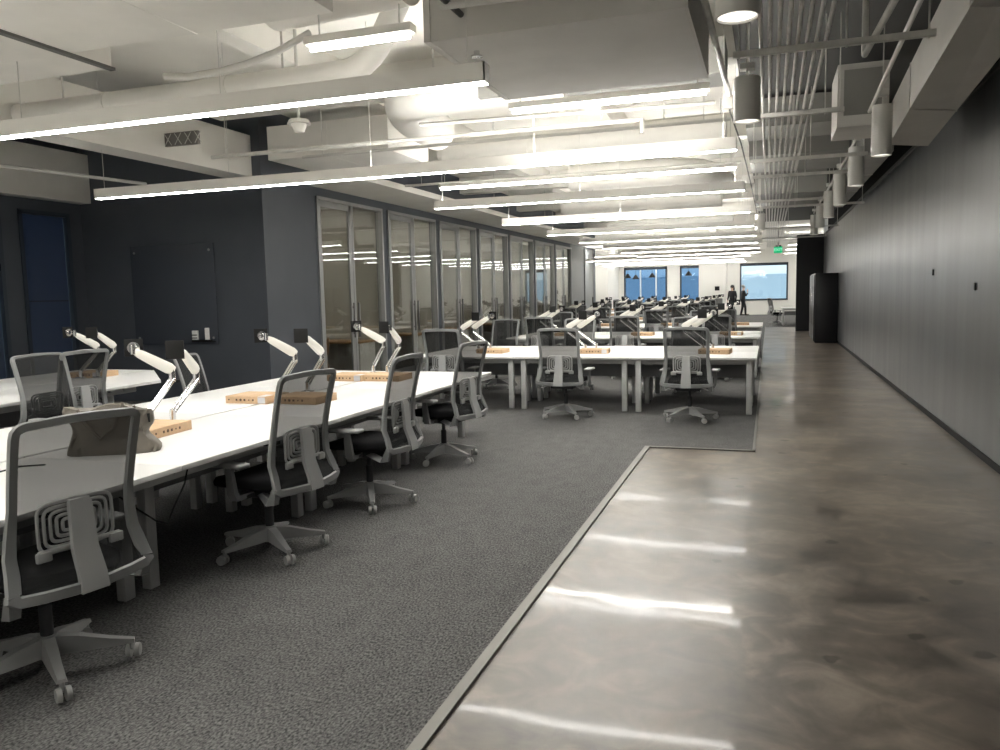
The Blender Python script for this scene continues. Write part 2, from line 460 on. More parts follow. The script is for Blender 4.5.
# ------------------------------------------------------------------ glazed booths along the left
bay = 2.55; NB = 7; Y0 = 11.42
hb = MB()
hb.bx(XG-0.14, XG, YW+0.15, YE, 3.24, TOP)                  # header
hb.bx(XG-0.14, XG, YW+0.15, Y0, 0, 3.24)               # solid near pier
for i in range(NB): 
    y1 = Y0+bay*i+2.33
    hb.bx(XG-0.14, XG, y1, min(Y0+bay*(i+1), YE) if i < NB-1 else YE, 0, 3.24)
hb.bx(XG-0.14, XG, YW+0.15, YE, TOP, ZD)
struct(hb.build('wall_left_booths', 'wall_navy'))
bw = MB()
bw.bx(XG-3.3, XG-3.2, YW+0.15, YE-0.12, 0, 3.6)
struct(bw.build('wall_booth_back', 'wall_booth'))
for i in range(NB+1):
    yy = Y0-0.2+bay*i
    sbox('wall_booth_divider', 'wall_booth', XG-3.2, XG-0.14, yy, yy+0.1, 0, 3.6)
sbox('ceiling_booths', 'wall_booth', XG-3.3, XG-0.14, YW+0.15, YE-.12, 3.3, 3.4)
def sliding_bay(i):
    y = Y0 + bay*i; W = 2.33
    e = struct(empty('door_%d' % (i+1), (XG, y, 0)))
    f = MB()
    f.bx(-0.10, 0.025, 0, 0.055, 0, 3.24); f.bx(-0.10, 0.025, W-0.055, W, 0, 3.24); f.bx(-0.10, 0.025, 0, W, 3.185, 3.24); f.bx(-0.10, 0.025, 0, W, 0, 0.03)
    f.bx(-0.09, 0.02, 1.13, 1.19, 0, 3.2)
    f.build('door_frame', 'alu', e)
    MB().bx(-0.055, -0.045, 1.19, W-0.05, 0.03, 3.19).build('glass_pane', 'pane', e)
    lf = empty('door_leaf'); lf.parent = e
    g = MB(); g.bx(-0.02, 0.012, 0.055, 0.13, 0.02, 3.18); g.bx(-0.02, 0.012, 1.02, 1.13, 0.02, 3.18); g.bx(-0.02, 0.012, 0.06, 1.13, 0.02, 0.14); g.bx(-0.02, 0.012, 0.06, 1.13, 3.08, 3.18)
    g.build('leaf_frame', 'alu', lf)
    MB().bx(-0.008, 0.0, 0.12, 1.03, 0.1, 3.1).build('leaf_pane', 'pane', lf)
    h = MB(); h.box((0.045, 1.06, 1.18), (0.02, 0.045, 0.62), 0.008); h.cyl((0.01, 1.06, 0.95), (0.04, 1.06, 0.95), 0.01); h.cyl((0.01, 1.06, 1.41), (0.04, 1.06, 1.41), 0.01)
    h.box((0.03, 1.26, 1.18), (0.03, 0.045, 0.62), 0.008)
    h.build('door_handle', 'alu_dark', e)
ORD = ['first', 'second', 'third', 'fourth', 'fifth', 'sixth', 'seventh', 'eighth', 'ninth', 'tenth']
def booth_chair_proto():
    t = thing('shell_chair', 'x', 'chair')
    m = MB()
    secs = []
    for k in range(9):
        a = k/8.0
        zc = 0.44 + (0 if a < .5 else (a-.5)*2*0.34)
        yc = -0.2 + a*0.44 if a < .5 else 0.02 + (a-.5)*2*0.2+0.02
        hw = 0.22 if a < .6 else 0.24-(a-.6)*0.15
        secs.append([(x*hw, yc - abs(x)**2*0.06, zc + (abs(x)**2)*0.07) for x in (-1, -.6, 0, .6, 1)] + [(x*hw, yc - abs(x)**2*0.06+.012, zc + (abs(x)**2)*0.07-0.014) for x in (1, .6, 0, -.6, -1)])
    m.loft(secs); m.build('seat_shell', 'wood', t)
    for sx in (-1, 1):
        for sy in (-1, 1):
            MB().cyl((sx*0.14, sy*0.14, 0.43), (sx*0.21, sy*0.2, 0), 0.012, 0.010, 8).build('leg', 'wood', t)
    return t
bchair = booth_chair_proto()
for i in range(NB):
    sliding_bay(i)
    yb = Y0+bay*i
    ct = thing('booth_counter', 'wood worktop across the back of the %s glazed booth from the whiteboard wall' % ORD[i], 'counter', (XG-1.65, yb+2.0, 0), 0, 'booth worktops')
    MB().bx(-1.5, 1.45, -0.35, 0.33, 0.72, 0.76, bevel=0.004).build('worktop', 'wood', ct)
    lg = MB(); lg.bx(-1.45, -1.41, -0.3, 0.3, 0, 0.72); lg.bx(1.38, 1.42, -0.3, 0.3, 0, 0.72); lg.build('side_panel', 'duct_grey', ct)
    place(bchair, (XG-0.95, yb+1.35, 0), R(8), 'pale wood shell chair inside the %s glazed booth from the whiteboard wall' % ORD[i], 'booth chairs')
    lp = thing('booth_fill_lamp', 'round fill lamp added in the ceiling of the %s glazed booth' % ORD[i], 'lamp', (XG-1.2, yb+1.2, 3.3), 0, 'booth fill lamps')  # unseen lamp added to brighten the booth interior
    MB().cyl((0, 0, -0.03), (0, 0, 0), 0.11, seg=20).build('lamp_ring', 'wall_white', lp)
    MB().cyl((0, 0, -0.036), (0, 0, -0.03), 0.09, seg=20).build('lamp_face', 'booth_fill', lp)
# grey service door in the solid stretch after the booths
dr = struct(empty('door_9', (XG, 31.2, 0)))
b = MB(); b.bx(0, 0.035, 0, 1.5, 0, 3.3); b.build('door_leaf', 'door_grey', dr)
b = MB(); b.bx(0.03, 0.045, 1.5, 1.54, 0, 3.38); b.bx(0.03, .045, -.04, 0, 0, 3.38); b.build('door_frame', 'alu_dark', dr)
MB().box((0.07, 1.3, 1.15), (0.04, 0.06, 0.45), 0.01).build('door_handle', 'black', dr)
lowp = MB().bx(XG, XG+0.012, 28.9, 31.1, 0, 3.38).build('wall_left_panel', 'door_grey'); struct(lowp)

# ------------------------------------------------------------------ glass board on the dark wall
wb = thing('glass_writing_board', 'dark glass writing board mounted on the navy wall', 'whiteboard', (-8.66, YW, 0))
MB().bx(-0.78, 0.78, -0.035, -0.02, 0.92, 2.44, bevel=0.003).build('glass_panel', 'board_glass', wb)
mk = MB()
for px in (-0.7, 0.7):
    for pz in (1.02, 2.34): mk.cyl((px, -0.045, pz), (px, 0, pz), 0.018)
mk.build('standoff', 'alu', wb)
mt = thing('marker_tray', 'small black marker tray under the lower right corner of the board', 'tray', (-8.05, YW, 0.96))
b = MB(); b.bx(-0.26, 0.12, -0.11, -0.036, 0.0, 0.012); b.bx(-0.26, 0.12, -0.11, -0.105, 0.012, 0.035); b.build('shelf', 'black', mt)
for dx, w, h, nm, lb in ((-0.22, 0.10, 0.16, 'marker_box', 'white box of board markers on the black tray, left of the eraser'), (0.0, 0.065, 0.20, 'board_eraser', 'tall white board eraser standing on the black marker tray')):
    o = thing(nm, lb, 'stationery', (-8.05+dx, YW-0.07, 0.972))
    MB().box((0, 0, h/2), (w, 0.035, h), 0.006).build('body', 'paper', o)
    if nm == 'marker_box':
        q = MB(); q.bx(-0.045, 0.045, -0.0195, -0.0178, 0.04, 0.055); q.bx(-0.045, 0.045, -0.0195, -0.0178, 0.085, 0.10); q.build('printed_band', 'black', o)

# ------------------------------------------------------------------ task chair
def back_y(z):
    """how far behind the hub the back frame sits at height z."""
    t = (z-0.45)/0.69
    return -0.262 - 0.055*math.sin(max(0, min(1, (0.62-z)/0.2))*PI/2) - 0.10*max(0, (z-0.70)/0.44)**1.3
def half_w(z):
    if z > 0.80: return 0.260 + 0.008*(z-0.8)/0.34
    return 0.260 + 0.055*((0.80-z)/0.36)**1.2 if z < 0.80 else 0.26
def make_chair():
    t = thing('task_chair', 'x', 'chair')
    # five-star base
    for k in range(5):
        a = 2*PI*k/5 + 0.3; c, s = math.cos(a), math.sin(a)
        def sec(r, zb, zt, w, c=c, s=s):
            return [(r*c - q*w*s, r*s + q*w*c, z) for q, z in ((-1, zb), (1, zb), (0.72, zt), (-0.72, zt))]
        m = MB(); m.loft([sec(0.03, 0.085, 0.165, 0.034), sec(0.12, 0.083, 0.152, 0.030), sec(0.24, 0.083, 0.118, 0.025), sec(0.335, 0.083, 0.098, 0.020)])
        m.cyl((0.325*c, 0.325*s, 0.05), (0.325*c, 0.325*s, 0.088), 0.011)
        leg = m.build('base_leg', 'chair_light', t)
        w = MB()
        ca = a + 0.9 + k*1.3
        ux, uy = math.cos(ca), math.sin(ca)
        cx, cy = 0.325*c - uy*0.014, 0.325*s + ux*0.014
        for q in (-1, 1):
            w.cyl((cx+ux*q*0.008, cy+uy*q*0.008, 0.039), (cx+ux*q*0.028, cy+uy*q*0.028, 0.039), 0.030, 0.027, 16)
        w.build('caster', 'caster', leg)
    m = MB(); m.cyl((0, 0, 0.075), (0, 0, 0.17), 0.045, 0.038, 16); m.build('hub', 'chair_light', t)
    m = MB(); m.cyl((0, 0, 0.17), (0, 0, 0.30), 0.026, seg=14); m.cyl((0, 0, 0.29), (0, 0, 0.41), 0.017, seg=12); m.build('gas_lift', 'chair_dark', t)
    m = MB(); m.box((0, -0.03, 0.415), (0.30, 0.34, 0.075), 0.025); m.box((0, 0, 0.405), (0.44, 0.06, 0.03), 0.01)
    m.cyl((-0.2, 0.05, 0.42), (-0.27, 0.05, 0.42), 0.012, seg=8)
    m.build('tilt_mechanism', 'chair_dark', t)
    # seat
    secs = []
    for j, yy in enumerate([-0.235, -0.19, -0.05, 0.10, 0.20, 0.245, 0.262]):
        hw = [0.20, 0.235, 0.25, 0.25, 0.24, 0.20, 0.12][j]; zt = [0.505, 0.515, 0.518, 0.520, 0.512, 0.495, 0.47][j]; zb = 0.450
        secs.append([(-hw, yy, zb+0.012), (-hw*0.9, yy, zb), (hw*0.9, yy, zb), (hw, yy, zb+0.012), (hw, yy, zt-0.02), (hw*0.9, yy, zt), (0, yy, zt-0.008), (-hw*0.9, yy, zt), (-hw, yy, zt-0.02)])
    MB().loft(secs).build('seat', 'seat_cloth', t, smooth=60)
    # back frame outline, clockwise seen from behind
    pts = []
    zb, zt, rc = 0.475, 1.14, 0.055
    def P(x, z, bulge=0.0): return (x, back_y(z) - bulge, z)
    right = [P(half_w(z), z) for z in [0.465, 0.50, 0.56, 0.62, 0.68, 0.74, 0.80, 0.88, 0.96, 1.03, 1.08]]
    cor = [P(half_w(zt) - rc + rc*math.cos(a), zt - rc + rc*math.sin(a)) for a in (R(25), R(50), R(72), R(90))]
    top = [P(x, zt + 0.008*(1-(x/0.18)**2)) for x in (0.12, 0.04, -0.04, -0.12)]
    half = right + cor
    botx = (-0.27, -0.18, -0.08, 0.0, 0.08, 0.18, 0.27)
    pts = half + top + [(-x, y, z) for x, y, z in half[::-1]]
    bot = [(x, back_y(0.475) - 0.055*(1-(x/0.30)**2), 0.440 - 0.008*(1-(x/0.30)**2)) for x in botx]
    pts = pts + bot
    ctr = Vector((0, 0, 0.80))
    wid = []; nrm = []; n = len(pts)
    for i, p in enumerate(pts):
        p = Vector(p); tg = (Vector(pts[(i+1) % n]) - Vector(pts[i-1])).normalized()
        nn = Vector((0, 1, 0)); w = nn.cross(tg); w.normalize()
        d = Vector((0, p.y, 0.80)) - p; d.y = 0
        if w.dot(d) < 0: w = -w
        z = p.z
        wd = 0.040 if z > 0.8 else 0.040 + 0.022*min(1, (0.8-z)/0.25)
        if abs(p.x) < 0.275 and z < 0.455: wd = 0.048
        if abs(p.x) < 0.22 and z > 1.1: wd = 0.036
        w = w*wd
        w.y = 0
        wid.append(w); nrm.append(Vector((0, 1, 0)))
    m = MB(); m.ribbon(pts, wid, nrm, 0.024)
    # brackets that carry the frame forward under the seat
    for q in (-1, 1):
        m.loft([[(q*(0.290+a), back_y(0.49)+b-0.005, z) for a, b, z in ((-.03, -.012, .49), (.012, -.012, .49), (.012, .02, .49), (-.03, .02, .49))],
                [(q*(0.280+a), back_y(0.49)+0.04+b, z) for a, b, z in ((-.03, -.03, .395), (.012, -.03, .395), (.012, .03, .385), (-.03, .03, .385))],
                [(q*(0.15+a), -0.08+b, z) for a, b, z in ((-.02, -.02, .425), (.012, -.02, .425), (.012, .02, .405), (-.02, .02, .405))]])
    m.build('back_frame', 'chair_grey', t)
    # mesh panel
    g = MB(); rows = []
    zs = [0.455 + (1.125-0.455)*i/16 for i in range(17)]
    for z in zs:
        hw = half_w(z) - 0.012 - (0.02 if z > 1.11 else 0) - (0.0)
        rows.append([g.bm.verts.new((x*hw, back_y(z) + 0.004 + 0.03*(1-x*x)*math.sin(PI*(z-0.47)/0.67)*0.8 - (0.045*(1-x*x) if z < 0.5 else 0), z)) for x in [-1+2*i/12 for i in range(13)]])
    for j in range(16):
        for i in range(12): g.bm.faces.new((rows[j][i], rows[j][i+1], rows[j+1][i+1], rows[j+1][i]))
    g.build('back_mesh', 'chair_mesh', t)
    # lumbar pad of nested rounded rings, cross bar and upright
    m = MB()
    zc = 0.70
    for k in range(5):
        hx, hz = 0.155-0.025*k, 0.098-0.0185*k
        ring = []
        for a in range(24):
            th = 2*PI*a/24; cx_ = math.copysign(abs(math.cos(th))**0.33, math.cos(th))*hx; cz_ = math.copysign(abs(math.sin(th))**0.33, math.sin(th))*hz
            ring.append((cx_, -0.282 + 0.025*(1-(cx_/0.15)**2)*0.0, zc+cz_))
        m.tube(ring, 0.0075, 6, close=True)
    m.build('lumbar_pad', 'chair_light', t)
    m = MB(); m.box((0, -0.300, 0.615), (0.34, 0.012, 0.020), 0.004); m.box((-0.150, -0.304, 0.600), (0.06, 0.02, 0.04), 0.006); m.box((0.150, -0.304, 0.600), (0.06, 0.02, 0.04), 0.006)
    m.build('lumbar_bar', 'chair_light', t)
    m = MB()
    m.loft([[(q*w, y, z) for q, y in ((-1, yb), (1, yb), (1, yb+0.022), (-1, yb+0.022))] for w, yb, z in ((0.058, -0.388, 0.435), (0.056, -0.378, 0.50), (0.052, -0.340, 0.60), (0.046, -0.325, 0.78), (0.040, -0.318, 0.80))])
    m.build('back_upright', 'chair_light', t)
    # armrests
    for q in (-1, 1):
        m = MB()
        m.loft([[(q*x, y+yy, z) for x, yy, z in s] for y, s in (
            (0.0, ((0.10, -.025, .40), (0.10, .025, .40), (0.10, .025, .425), (0.10, -.025, .425))),
            (0.0, ((0.29, -.03, .395), (0.29, .03, .395), (0.27, .03, .425), (0.27, -.03, .425))),
            (0.0, ((0.315, -.03, .44), (0.315, .03, .44), (0.285, .03, .45), (0.285, -.03, .45))),
            (0.015, ((0.312, -.022, .60), (0.312, .022, .60), (0.290, .022, .60), (0.290, -.022, .60))))])
        arm = m.build('armrest', 'chair_grey', t)
        MB().box((q*0.298, 0.02, 0.612), (0.095, 0.25, 0.026), 0.011, seg=3).build('arm_pad', 'chair_light', arm)
    return t
chair = make_chair()

# ------------------------------------------------------------------ bench desks (local: x along the bench from its right end, y from front edge to back)
DEPTH, ST = 2.14, 1.56
def bench(name_label, loc, rz, n, group, far=False, end_cut=False, length=ST):
    t = thing('desk_bench', name_label, 'desk', loc, rz, group)
    hd = DEPTH/2
    for i in range(n):
        x0, x1 = -i*length, -(i+1)*length
        for (a, b) in ((0, hd-0.02), (hd+0.02, DEPTH)):
            if end_cut and i == 0:
                m = MB()
                pl = [(x1+.004, a), (x0-1.08 if a < hd else x0-0.03, a), (x0-0.03, b), (x1+.004, b)]
                m.prism(pl, 0.702, 0.73)
            else:
                m = MB().bx(x1+0.002, x0-0.002, a, b, 0.702, 0.73, bevel=0.003)
            m.build('desktop', 'desktop', t)
    L = n*length
    xs = []
    for i in range(n+1):
        if i == 0: xs.append(-0.09)
        elif i == n: xs.append(-L+0.09)
        else: xs += [-i*length+0.09, -i*length-0.09]
    if end_cut: xs = xs[1:]
    for x in xs:
        for yy in (0.34, DEPTH-0.34) if not far else (0.12, DEPTH-0.12):
            m = MB().bx(x-0.035, x+0.035, yy-0.03, yy+0.03, 0.01, 0.665, bevel=0.004); lg = m.build('leg', 'desk_metal', t)
        for yy in (hd-0.16, hd+0.16):
            MB().bx(x-0.03, x+0.03, yy-0.03, yy+0.03, 0.01, 0.665, bevel=0.004).build('leg', 'desk_metal', t)
        MB().bx(x-0.03, x+0.03, 0.1, DEPTH-0.1, 0.665, 0.702).build('crossbar', 'desk_metal', t)
    xe = -0.06 if not end_cut else -1.3
    for yy in (0.22, DEPTH-0.22):
        MB().bx(-L+0.06, xe, yy-0.09, yy+0.09, 0.63, 0.70, bevel=0.008).build('side_rail', 'desk_metal', t)
    m = MB(); m.bx(-L+0.1, xe-.04, hd-0.30, hd+0.30, 0.40, 0.41); m.bx(-L+0.1, xe-.04, hd-0.31, hd-0.30, 0.40, 0.56); m.bx(-L+0.1, xe-.04, hd+0.30, hd+0.31, 0.40, 0.56)
    m.build('cable_tray', 'tray_grey', t)
    if not far:
        for i in range(n):
            m = MB().box((-i*length-0.75, 0.06, 0.685), (0.10, 0.06, 0.03), 0.004); m.build('power_module', 'black', t)
    return t

# ------------------------------------------------------------------ monitor arm (local: rises from origin, lower link runs +x, upper link comes back)
def make_arm(plate_turn):
    t = thing('monitor_arm', 'x', 'monitor arm')
    m = MB(); m.box((0, 0, 0.012), (0.075, 0.10, 0.022), 0.006); m.cyl((0, 0, 0.02), (0, 0, 0.10), 0.021, seg=16); m.build('clamp', 'chrome', t)
    lo = MB(); e = Vector((0.26, 0, 0.285))
    for q in (-0.016, 0.016): lo.cyl((0.005, q, 0.085), (e.x, q, e.z), 0.0135, seg=10)
    lo.build('lower_arm', 'chrome', t)
    MB().cyl((e.x, 0, e.z-0.025), (e.x, 0, e.z+0.075), 0.024, seg=16).build('elbow', 'chrome', t)
    O = Vector((0.26, 0, 0.345))                 # the upper link swings about the elbow
    a = Vector((0.012, 0, 0.0)); b = Vector((-0.255, 0, 0.160)); d = (b-a).normalized(); n = Vector((-d.z, 0, d.x))
    if n.z < 0: n = -n
    secs = []
    for s_, up, w in ((0, 0.030, 0.022), (0.12, 0.040, 0.027), (0.5, 0.036, 0.026), (0.86, 0.030, 0.023), (1.0, 0.020, 0.016)):
        c = a.lerp(b, s_)
        secs.append([c + n*up*q1 + Vector((0, w*q2, 0)) for q1, q2 in ((-1, -.6), (-1, .6), (-.4, 1), (.6, 1), (1, .55), (1, -.55), (.6, -1), (-.4, -1))])
    ua = MB().loft(secs).build('upper_arm', 'arm_white', t, loc=O, smooth=50)
    hd = Vector((b.x-0.01, 0, b.z+0.02))
    m = MB(); m.cyl((0, 0, -0.04), (0, 0, 0.025), 0.019, seg=14); m.cyl((0, 0, 0), (-0.055, 0, 0), 0.013, seg=10); m.cyl((-0.055, -0.018, 0), (-0.055, 0.018, 0), 0.022, seg=12)
    m.cyl((-0.055, 0, 0), (-0.10, 0, 0), 0.018, seg=12); m.cyl((-0.09, 0, 0), (-0.105, 0, 0), 0.042, seg=24)
    h = m.build('tilt_hub', 'chrome', ua, loc=hd); h.rotation_euler = (0, 0, plate_turn)
    p = MB().box((-0.111, 0, 0), (0.008, 0.125, 0.125), 0.002).build('mounting_plate', 'black', ua, loc=hd); p.rotation_euler = (0, 0, plate_turn)
    return t
def pose_arm(o, swing, head_world):
    """swing: upper link's turn about the elbow; head_world: compass direction (deg) the plate looks along."""
    rz = math.degrees(o.rotation_euler.z)
    for ch in o.children:
        if ch.name.startswith('upper_arm'):
            ch.rotation_euler = (0, 0, R(swing))
            for g in ch.children: g.rotation_euler = (0, 0, R(head_world-(rz+180+swing)))
    return o
arm_front = make_arm(R(0))        # plate's face looks along the arm's own direction
arm_back = make_arm(R(200))       # hub side shows

# ------------------------------------------------------------------ cardboard box
def make_box(n_label):
    t = thing('cardboard_box', 'x', 'box')
    MB().bx(-0.20, 0.20, -0.14, 0.18, 0, 0.062, bevel=0.003).build('carton', 'cardboard', t)
    m = MB()
    if n_label:
        m.bx(0.115, 0.185, -0.1415, -0.1405, 0.006, 0.056); m.bx(0.115, 0.185, -0.14, -0.02, 0.0622, 0.0632); m.build('packing_tape', 'tape', t)
    else:
        m.bx(-0.03, 0.03, -0.14, 0.14, 0.0622, 0.0630); m.bx(-0.03, 0.03, -0.1415, -0.1405, 0.012, 0.0622); m.build('packing_tape', 'cardboard', t)
    g = MB()
    for k, (x, w) in enumerate(((-0.165, 0.014), (-0.09, 0.016), (-0.05, 0.022), (-0.012, 0.018), (0.03, 0.012), (0.07, 0.016))):
        if k % 2: g.bx(x-w/2, x+w/2, -0.1425, -0.1412, 0.024, 0.040)
        else: g.cyl((x, -0.1425, 0.032), (x, -0.1412, 0.032), w/2, seg=10)
    g.build('printed_marks', 'print_ink', t)
    return t
box_t = make_box(True); box_p = make_box(False)

# ------------------------------------------------------------------ nearest bench (runs away from the camera)
NBX = -2.88
bench('long white desk bench nearest the camera with a bag on it', (NBX, 8.15, 0), R(90), 5, 'white desk benches', length=1.62)
near = [(-2.90, 2.44, 78, 15, 'grey mesh task chair nearest the camera, in front of the taupe bag'),
        (-2.93, 4.08, 84, 6, 'second grey mesh task chair from the camera along the near bench'),
        (-2.87, 5.28, 91, -24, 'third grey mesh task chair from the camera along the near bench'),
        (-2.92, 6.86, 82, 21, 'fourth grey mesh task chair along the near bench, at its far end')]
GN = 'task chairs along the aisle side of the near bench'
for x, y, a, ba, lb in near: place(chair, (x, y, 0.01), R(a), lb, GN, ba)
cz = place(chair, (-5.22, 6.60, 0.01), R(-75), 'low dark mesh task chair beyond the near bench, behind the nearest arm pair')
cz.scale = (1, 1, 0.91)
# arms: (x, y of base)
for x, y, rz, pr, sw, hw, lb in [
    (-3.93, 4.43, 90, arm_front, 21, -70, 'nearest white monitor arm with its black plate facing front'),
    (-4.13, 4.43, 93, arm_back, -30, 130, 'nearest white monitor arm with its round hub showing, behind the taupe bag'),
    (-3.93, 6.14, 90, arm_front, 0, -75, 'white monitor arm of the second pair, black plate to the front, right of its partner'),
    (-4.13, 6.0, 90, arm_back, -30, 150, 'white monitor arm of the second pair with a round chrome hub, left of its partner'),
    (-3.93, 7.72, 84, arm_front, 12, -100, 'white monitor arm of the third pair on the near bench, black plate on the right'),
    (-4.13, 7.78, 90, arm_back, -45, 140, 'white monitor arm of the third pair on the near bench, hub on the left')]:
    pose_arm(place(pr, (x, y, 0.73), R(rz), lb, 'monitor arms on the near bench'), sw, hw)
for x, y, rz, pr, lb in [
    (-3.76, 4.06, 95, box_p, 'plain open-topped cardboard box beside the taupe bag'),
    (-4.06, 5.56, 0, box_t, 'flat cardboard box with taped end, left one of the two at the second arm pair'),
    (-3.62, 5.60, 0, box_p, 'flat cardboard box partly behind the second chair back, right one of that pair'),
    (-4.10, 7.22, 0, box_t, 'flat cardboard box at the far end of the near bench, left one of two'),
    (-3.70, 7.26, 0, box_p, 'short cardboard box at the far end of the near bench, right one of two')]:
    place(pr, (x, y, 0.73), R(rz), lb, 'cartons on the near bench')

# taupe tote bag slumped on the near bench
bag = thing('tote_bag', 'slouchy taupe tote bag with strap on the near bench', 'bag', (-3.53, 3.50, 0.73), R(30))
secs = []
random.seed(4)
for j in range(15):
    a = j/14.0; z = 0.27*a
    hw = 0.245 - 0.02*a + 0.010*math.sin(a*9); hd = (0.085 - 0.045*a)
    sh = 0.02*math.sin(a*5)
    ring = []
    for k in range(36):
        th = 2*PI*k/36; c_, s_ = math.cos(th), math.sin(th)
        x = math.copysign(abs(c_)**0.55, c_)*hw; y_ = math.copysign(abs(s_)**0.7, s_)*hd
        fold = 0.012*math.sin(7*x/0.1 + a*8)*math.sin(a*PI) + 0.009*math.sin(13*x/0.1 - a*11)
        zz = z + (0.018*math.sin(x*22+0.6) if a > .5 else 0)*(a-.5)*2 - (0.0 if a < .9 else 0.015*abs(c_))
        pinch = 1 - 0.30*math.exp(-((a-.38)/.17)**2)*(max(0, c_)**2)
        ring.append((x*pinch+sh, y_+fold*(1 if abs(y_) > 0.01 else 0.3), zz))
    secs.append(ring)
MB().loft(secs).build('bag_body', 'bag_cloth', bag, smooth=60)
MB().tube([(-0.16, -0.055, 0.26), (-0.12, -0.085, 0.18), (-0.04, -0.105, 0.10), (0.03, -0.10, 0.16), (0.06, -0.07, 0.25), (0.07, -0.045, 0.285), (0.05, 0.02, 0.28)], 0.009, 6).build('strap', 'bag_strap', bag)
MB().tube([(0.14, -0.05, 0.02), (0.12, -0.075, 0.08), (0.15, -0.075, 0.17), (0.13, -0.05, 0.27)], 0.007, 6).build('side_seam', 'bag_strap', bag)
MB().cyl((0.20, -0.035, 0.22), (0.205, -0.04, 0.17), 0.008, 0.005, 8).build('zip_pull', 'black', bag)

# cables and grommets on the near bench
tag(MB().tube([(-2.96, 3.42, 0.68), (-2.97, 3.40, 0.6), (-2.98, 3.32, 0.49), (-2.98, 3.27, 0.42), (-3.0, 3.21, 0.45), (-3.04, 3.12, 0.54), (-3.08, 3.05, 0.62)], 0.005, 6).build('power_cable', 'black'), 'black power cable hanging in a loop under the near bench edge', 'cable')
tag(MB().tube([(-3.55, 2.7, 0.736), (-3.7, 2.9, 0.737), (-3.72, 3.05, 0.736), (-3.62, 3.12, 0.736)], 0.004, 6).build('desk_cable', 'black'), 'thin dark cable lying on the near bench beside the bag', 'cable')

# ------------------------------------------------------------------ second bench, further left by the windows
bench('long white desk bench by the dark windows, angled at its end', (-6.27, 8.0, 0), R(90), 4, 'white desk benches', end_cut=True)
for x, y, a, lb in [(-5.70, 5.22, -92, 'grey mesh task chair at the left edge, in the aisle behind the nearest chair'),
                    (-6.36, 5.72, 86, 'grey task chair at the window-side bench, only its top rail and side showing'),
                    (-8.75, 6.5, -90, 'dark task chair on the window side of the left bench')]:
    place(chair, (x, y, 0.01), R(a), lb, 'task chairs at the window-side bench')
for x, y, rz, pr, sw, hw, lb in [(-7.22, 7.0, 90, arm_front, 5, -70, 'white monitor arm on the window-side bench, black plate right'),
                         (-7.42, 6.95, 90, arm_back, -10, 175, 'white monitor arm on the window-side bench with round hub, left of its partner'),
                         (-7.22, 5.2, 90, arm_front, 0, -60, 'white monitor arm on the window-side bench at the left edge of the picture')]:
    pose_arm(place(pr, (x, y, 0.73), R(rz), lb, 'monitor arms on the window-side bench'), sw, hw)
place(box_t, (-7.45, 7.15, 0.73), R(5), 'cardboard box with white label on the window-side bench', 'cartons on the window-side bench')

# ------------------------------------------------------------------ benches down the room (run across it)
NTH = ['nearest', 'second', 'third', 'fourth', 'fifth', 'sixth', 'seventh', 'eighth']
POS = ['right', 'middle', 'left', 'far left']
rng = random.Random(7)
fb = [(-0.13, 10.16, 3), (-0.13, 14.5, 3), (-0.13, 18.7, 3), (-1.6, 22.9, 3), (-1.6, 27.1, 3), (-1.6, 31.3, 3), (-1.6, 35.5, 4), (-1.6, 39.7, 4)]
for r, (x0, yf, n) in enumerate(fb):
    bench('white desk bench across the room, %s of the eight from the camera' % NTH[r] if r else 'white desk bench across the room, nearest one of the eight', (x0, yf, 0), 0, n, 'white desk benches', far=True)
    for i in range(n):
        xc = x0 - ST*(i+0.5)
        w = '%s place of the %s cross bench' % (POS[i], NTH[r])
        dx = [0.02, 0.05, 0.06, 0][i]; an = rng.uniform(-9, 9)
        if r == 0: an = [-2, -1, -2][i]
        place(chair, (xc+dx, yf-(0.45 if r == 0 else 0.3)+rng.uniform(-.05, .05), 0.01), R(an), 'task chair seen from behind at the ' + w, 'task chairs on the camera side of the cross benches')
        place(chair, (xc-0.40+rng.uniform(-.12, .12), yf+DEPTH+0.18, 0.01), R(180+rng.uniform(-14, 14)), 'task chair facing the camera behind the ' + w, 'task chairs on the far side of the cross benches')
        ys = yf + DEPTH/2
        ax = xc + [0.06, -0.02, -0.10, -0.05][i]
        pose_arm(place(arm_front, (ax, ys-0.09, 0.73), R(180), 'front monitor arm with black plate at the ' + w, 'monitor arms on the cross benches'), rng.uniform(-8, 8), -90+rng.uniform(-15, 15))
        pose_arm(place(arm_back, (ax+0.12, ys+0.09, 0.73), R(180), 'rear monitor arm with round hub at the ' + w, 'monitor arms on the cross benches'), rng.uniform(-8, 8), 90+rng.uniform(-15, 15))
        place(box_t if (i+r) % 2 else box_p, (xc+[0.24, 0.17, 0.22, 0.1][i]+0.02*r, yf+0.70, 0.73), R(rng.uniform(-5, 5)), 'flat cardboard box on the ' + w, 'cartons on the cross benches')

# desk pair and chair at the far right, by the black partition
bench('white desk at the far right beside the black partition', (2.6, 35.3, 0), 0, 1, 'white desk benches', far=True, length=2.1)
place(chair, (0.35, 36.2, 0.01), R(-70), 'pale task chair at the far right desk by the partition', 'task chairs at the far right')
ms = thing('wall_monitor', 'small black square screen on the white column', 'screen', (-2.6, 43.6, 1.62))
MB().box((0, -0.03, 0), (0.24, 0.04, 0.22), 0.01).build('screen', 'black', ms)
MB().box((0, -0.005, 0), (0.1, 0.02, 0.1), 0.003).build('bracket', 'black', ms)

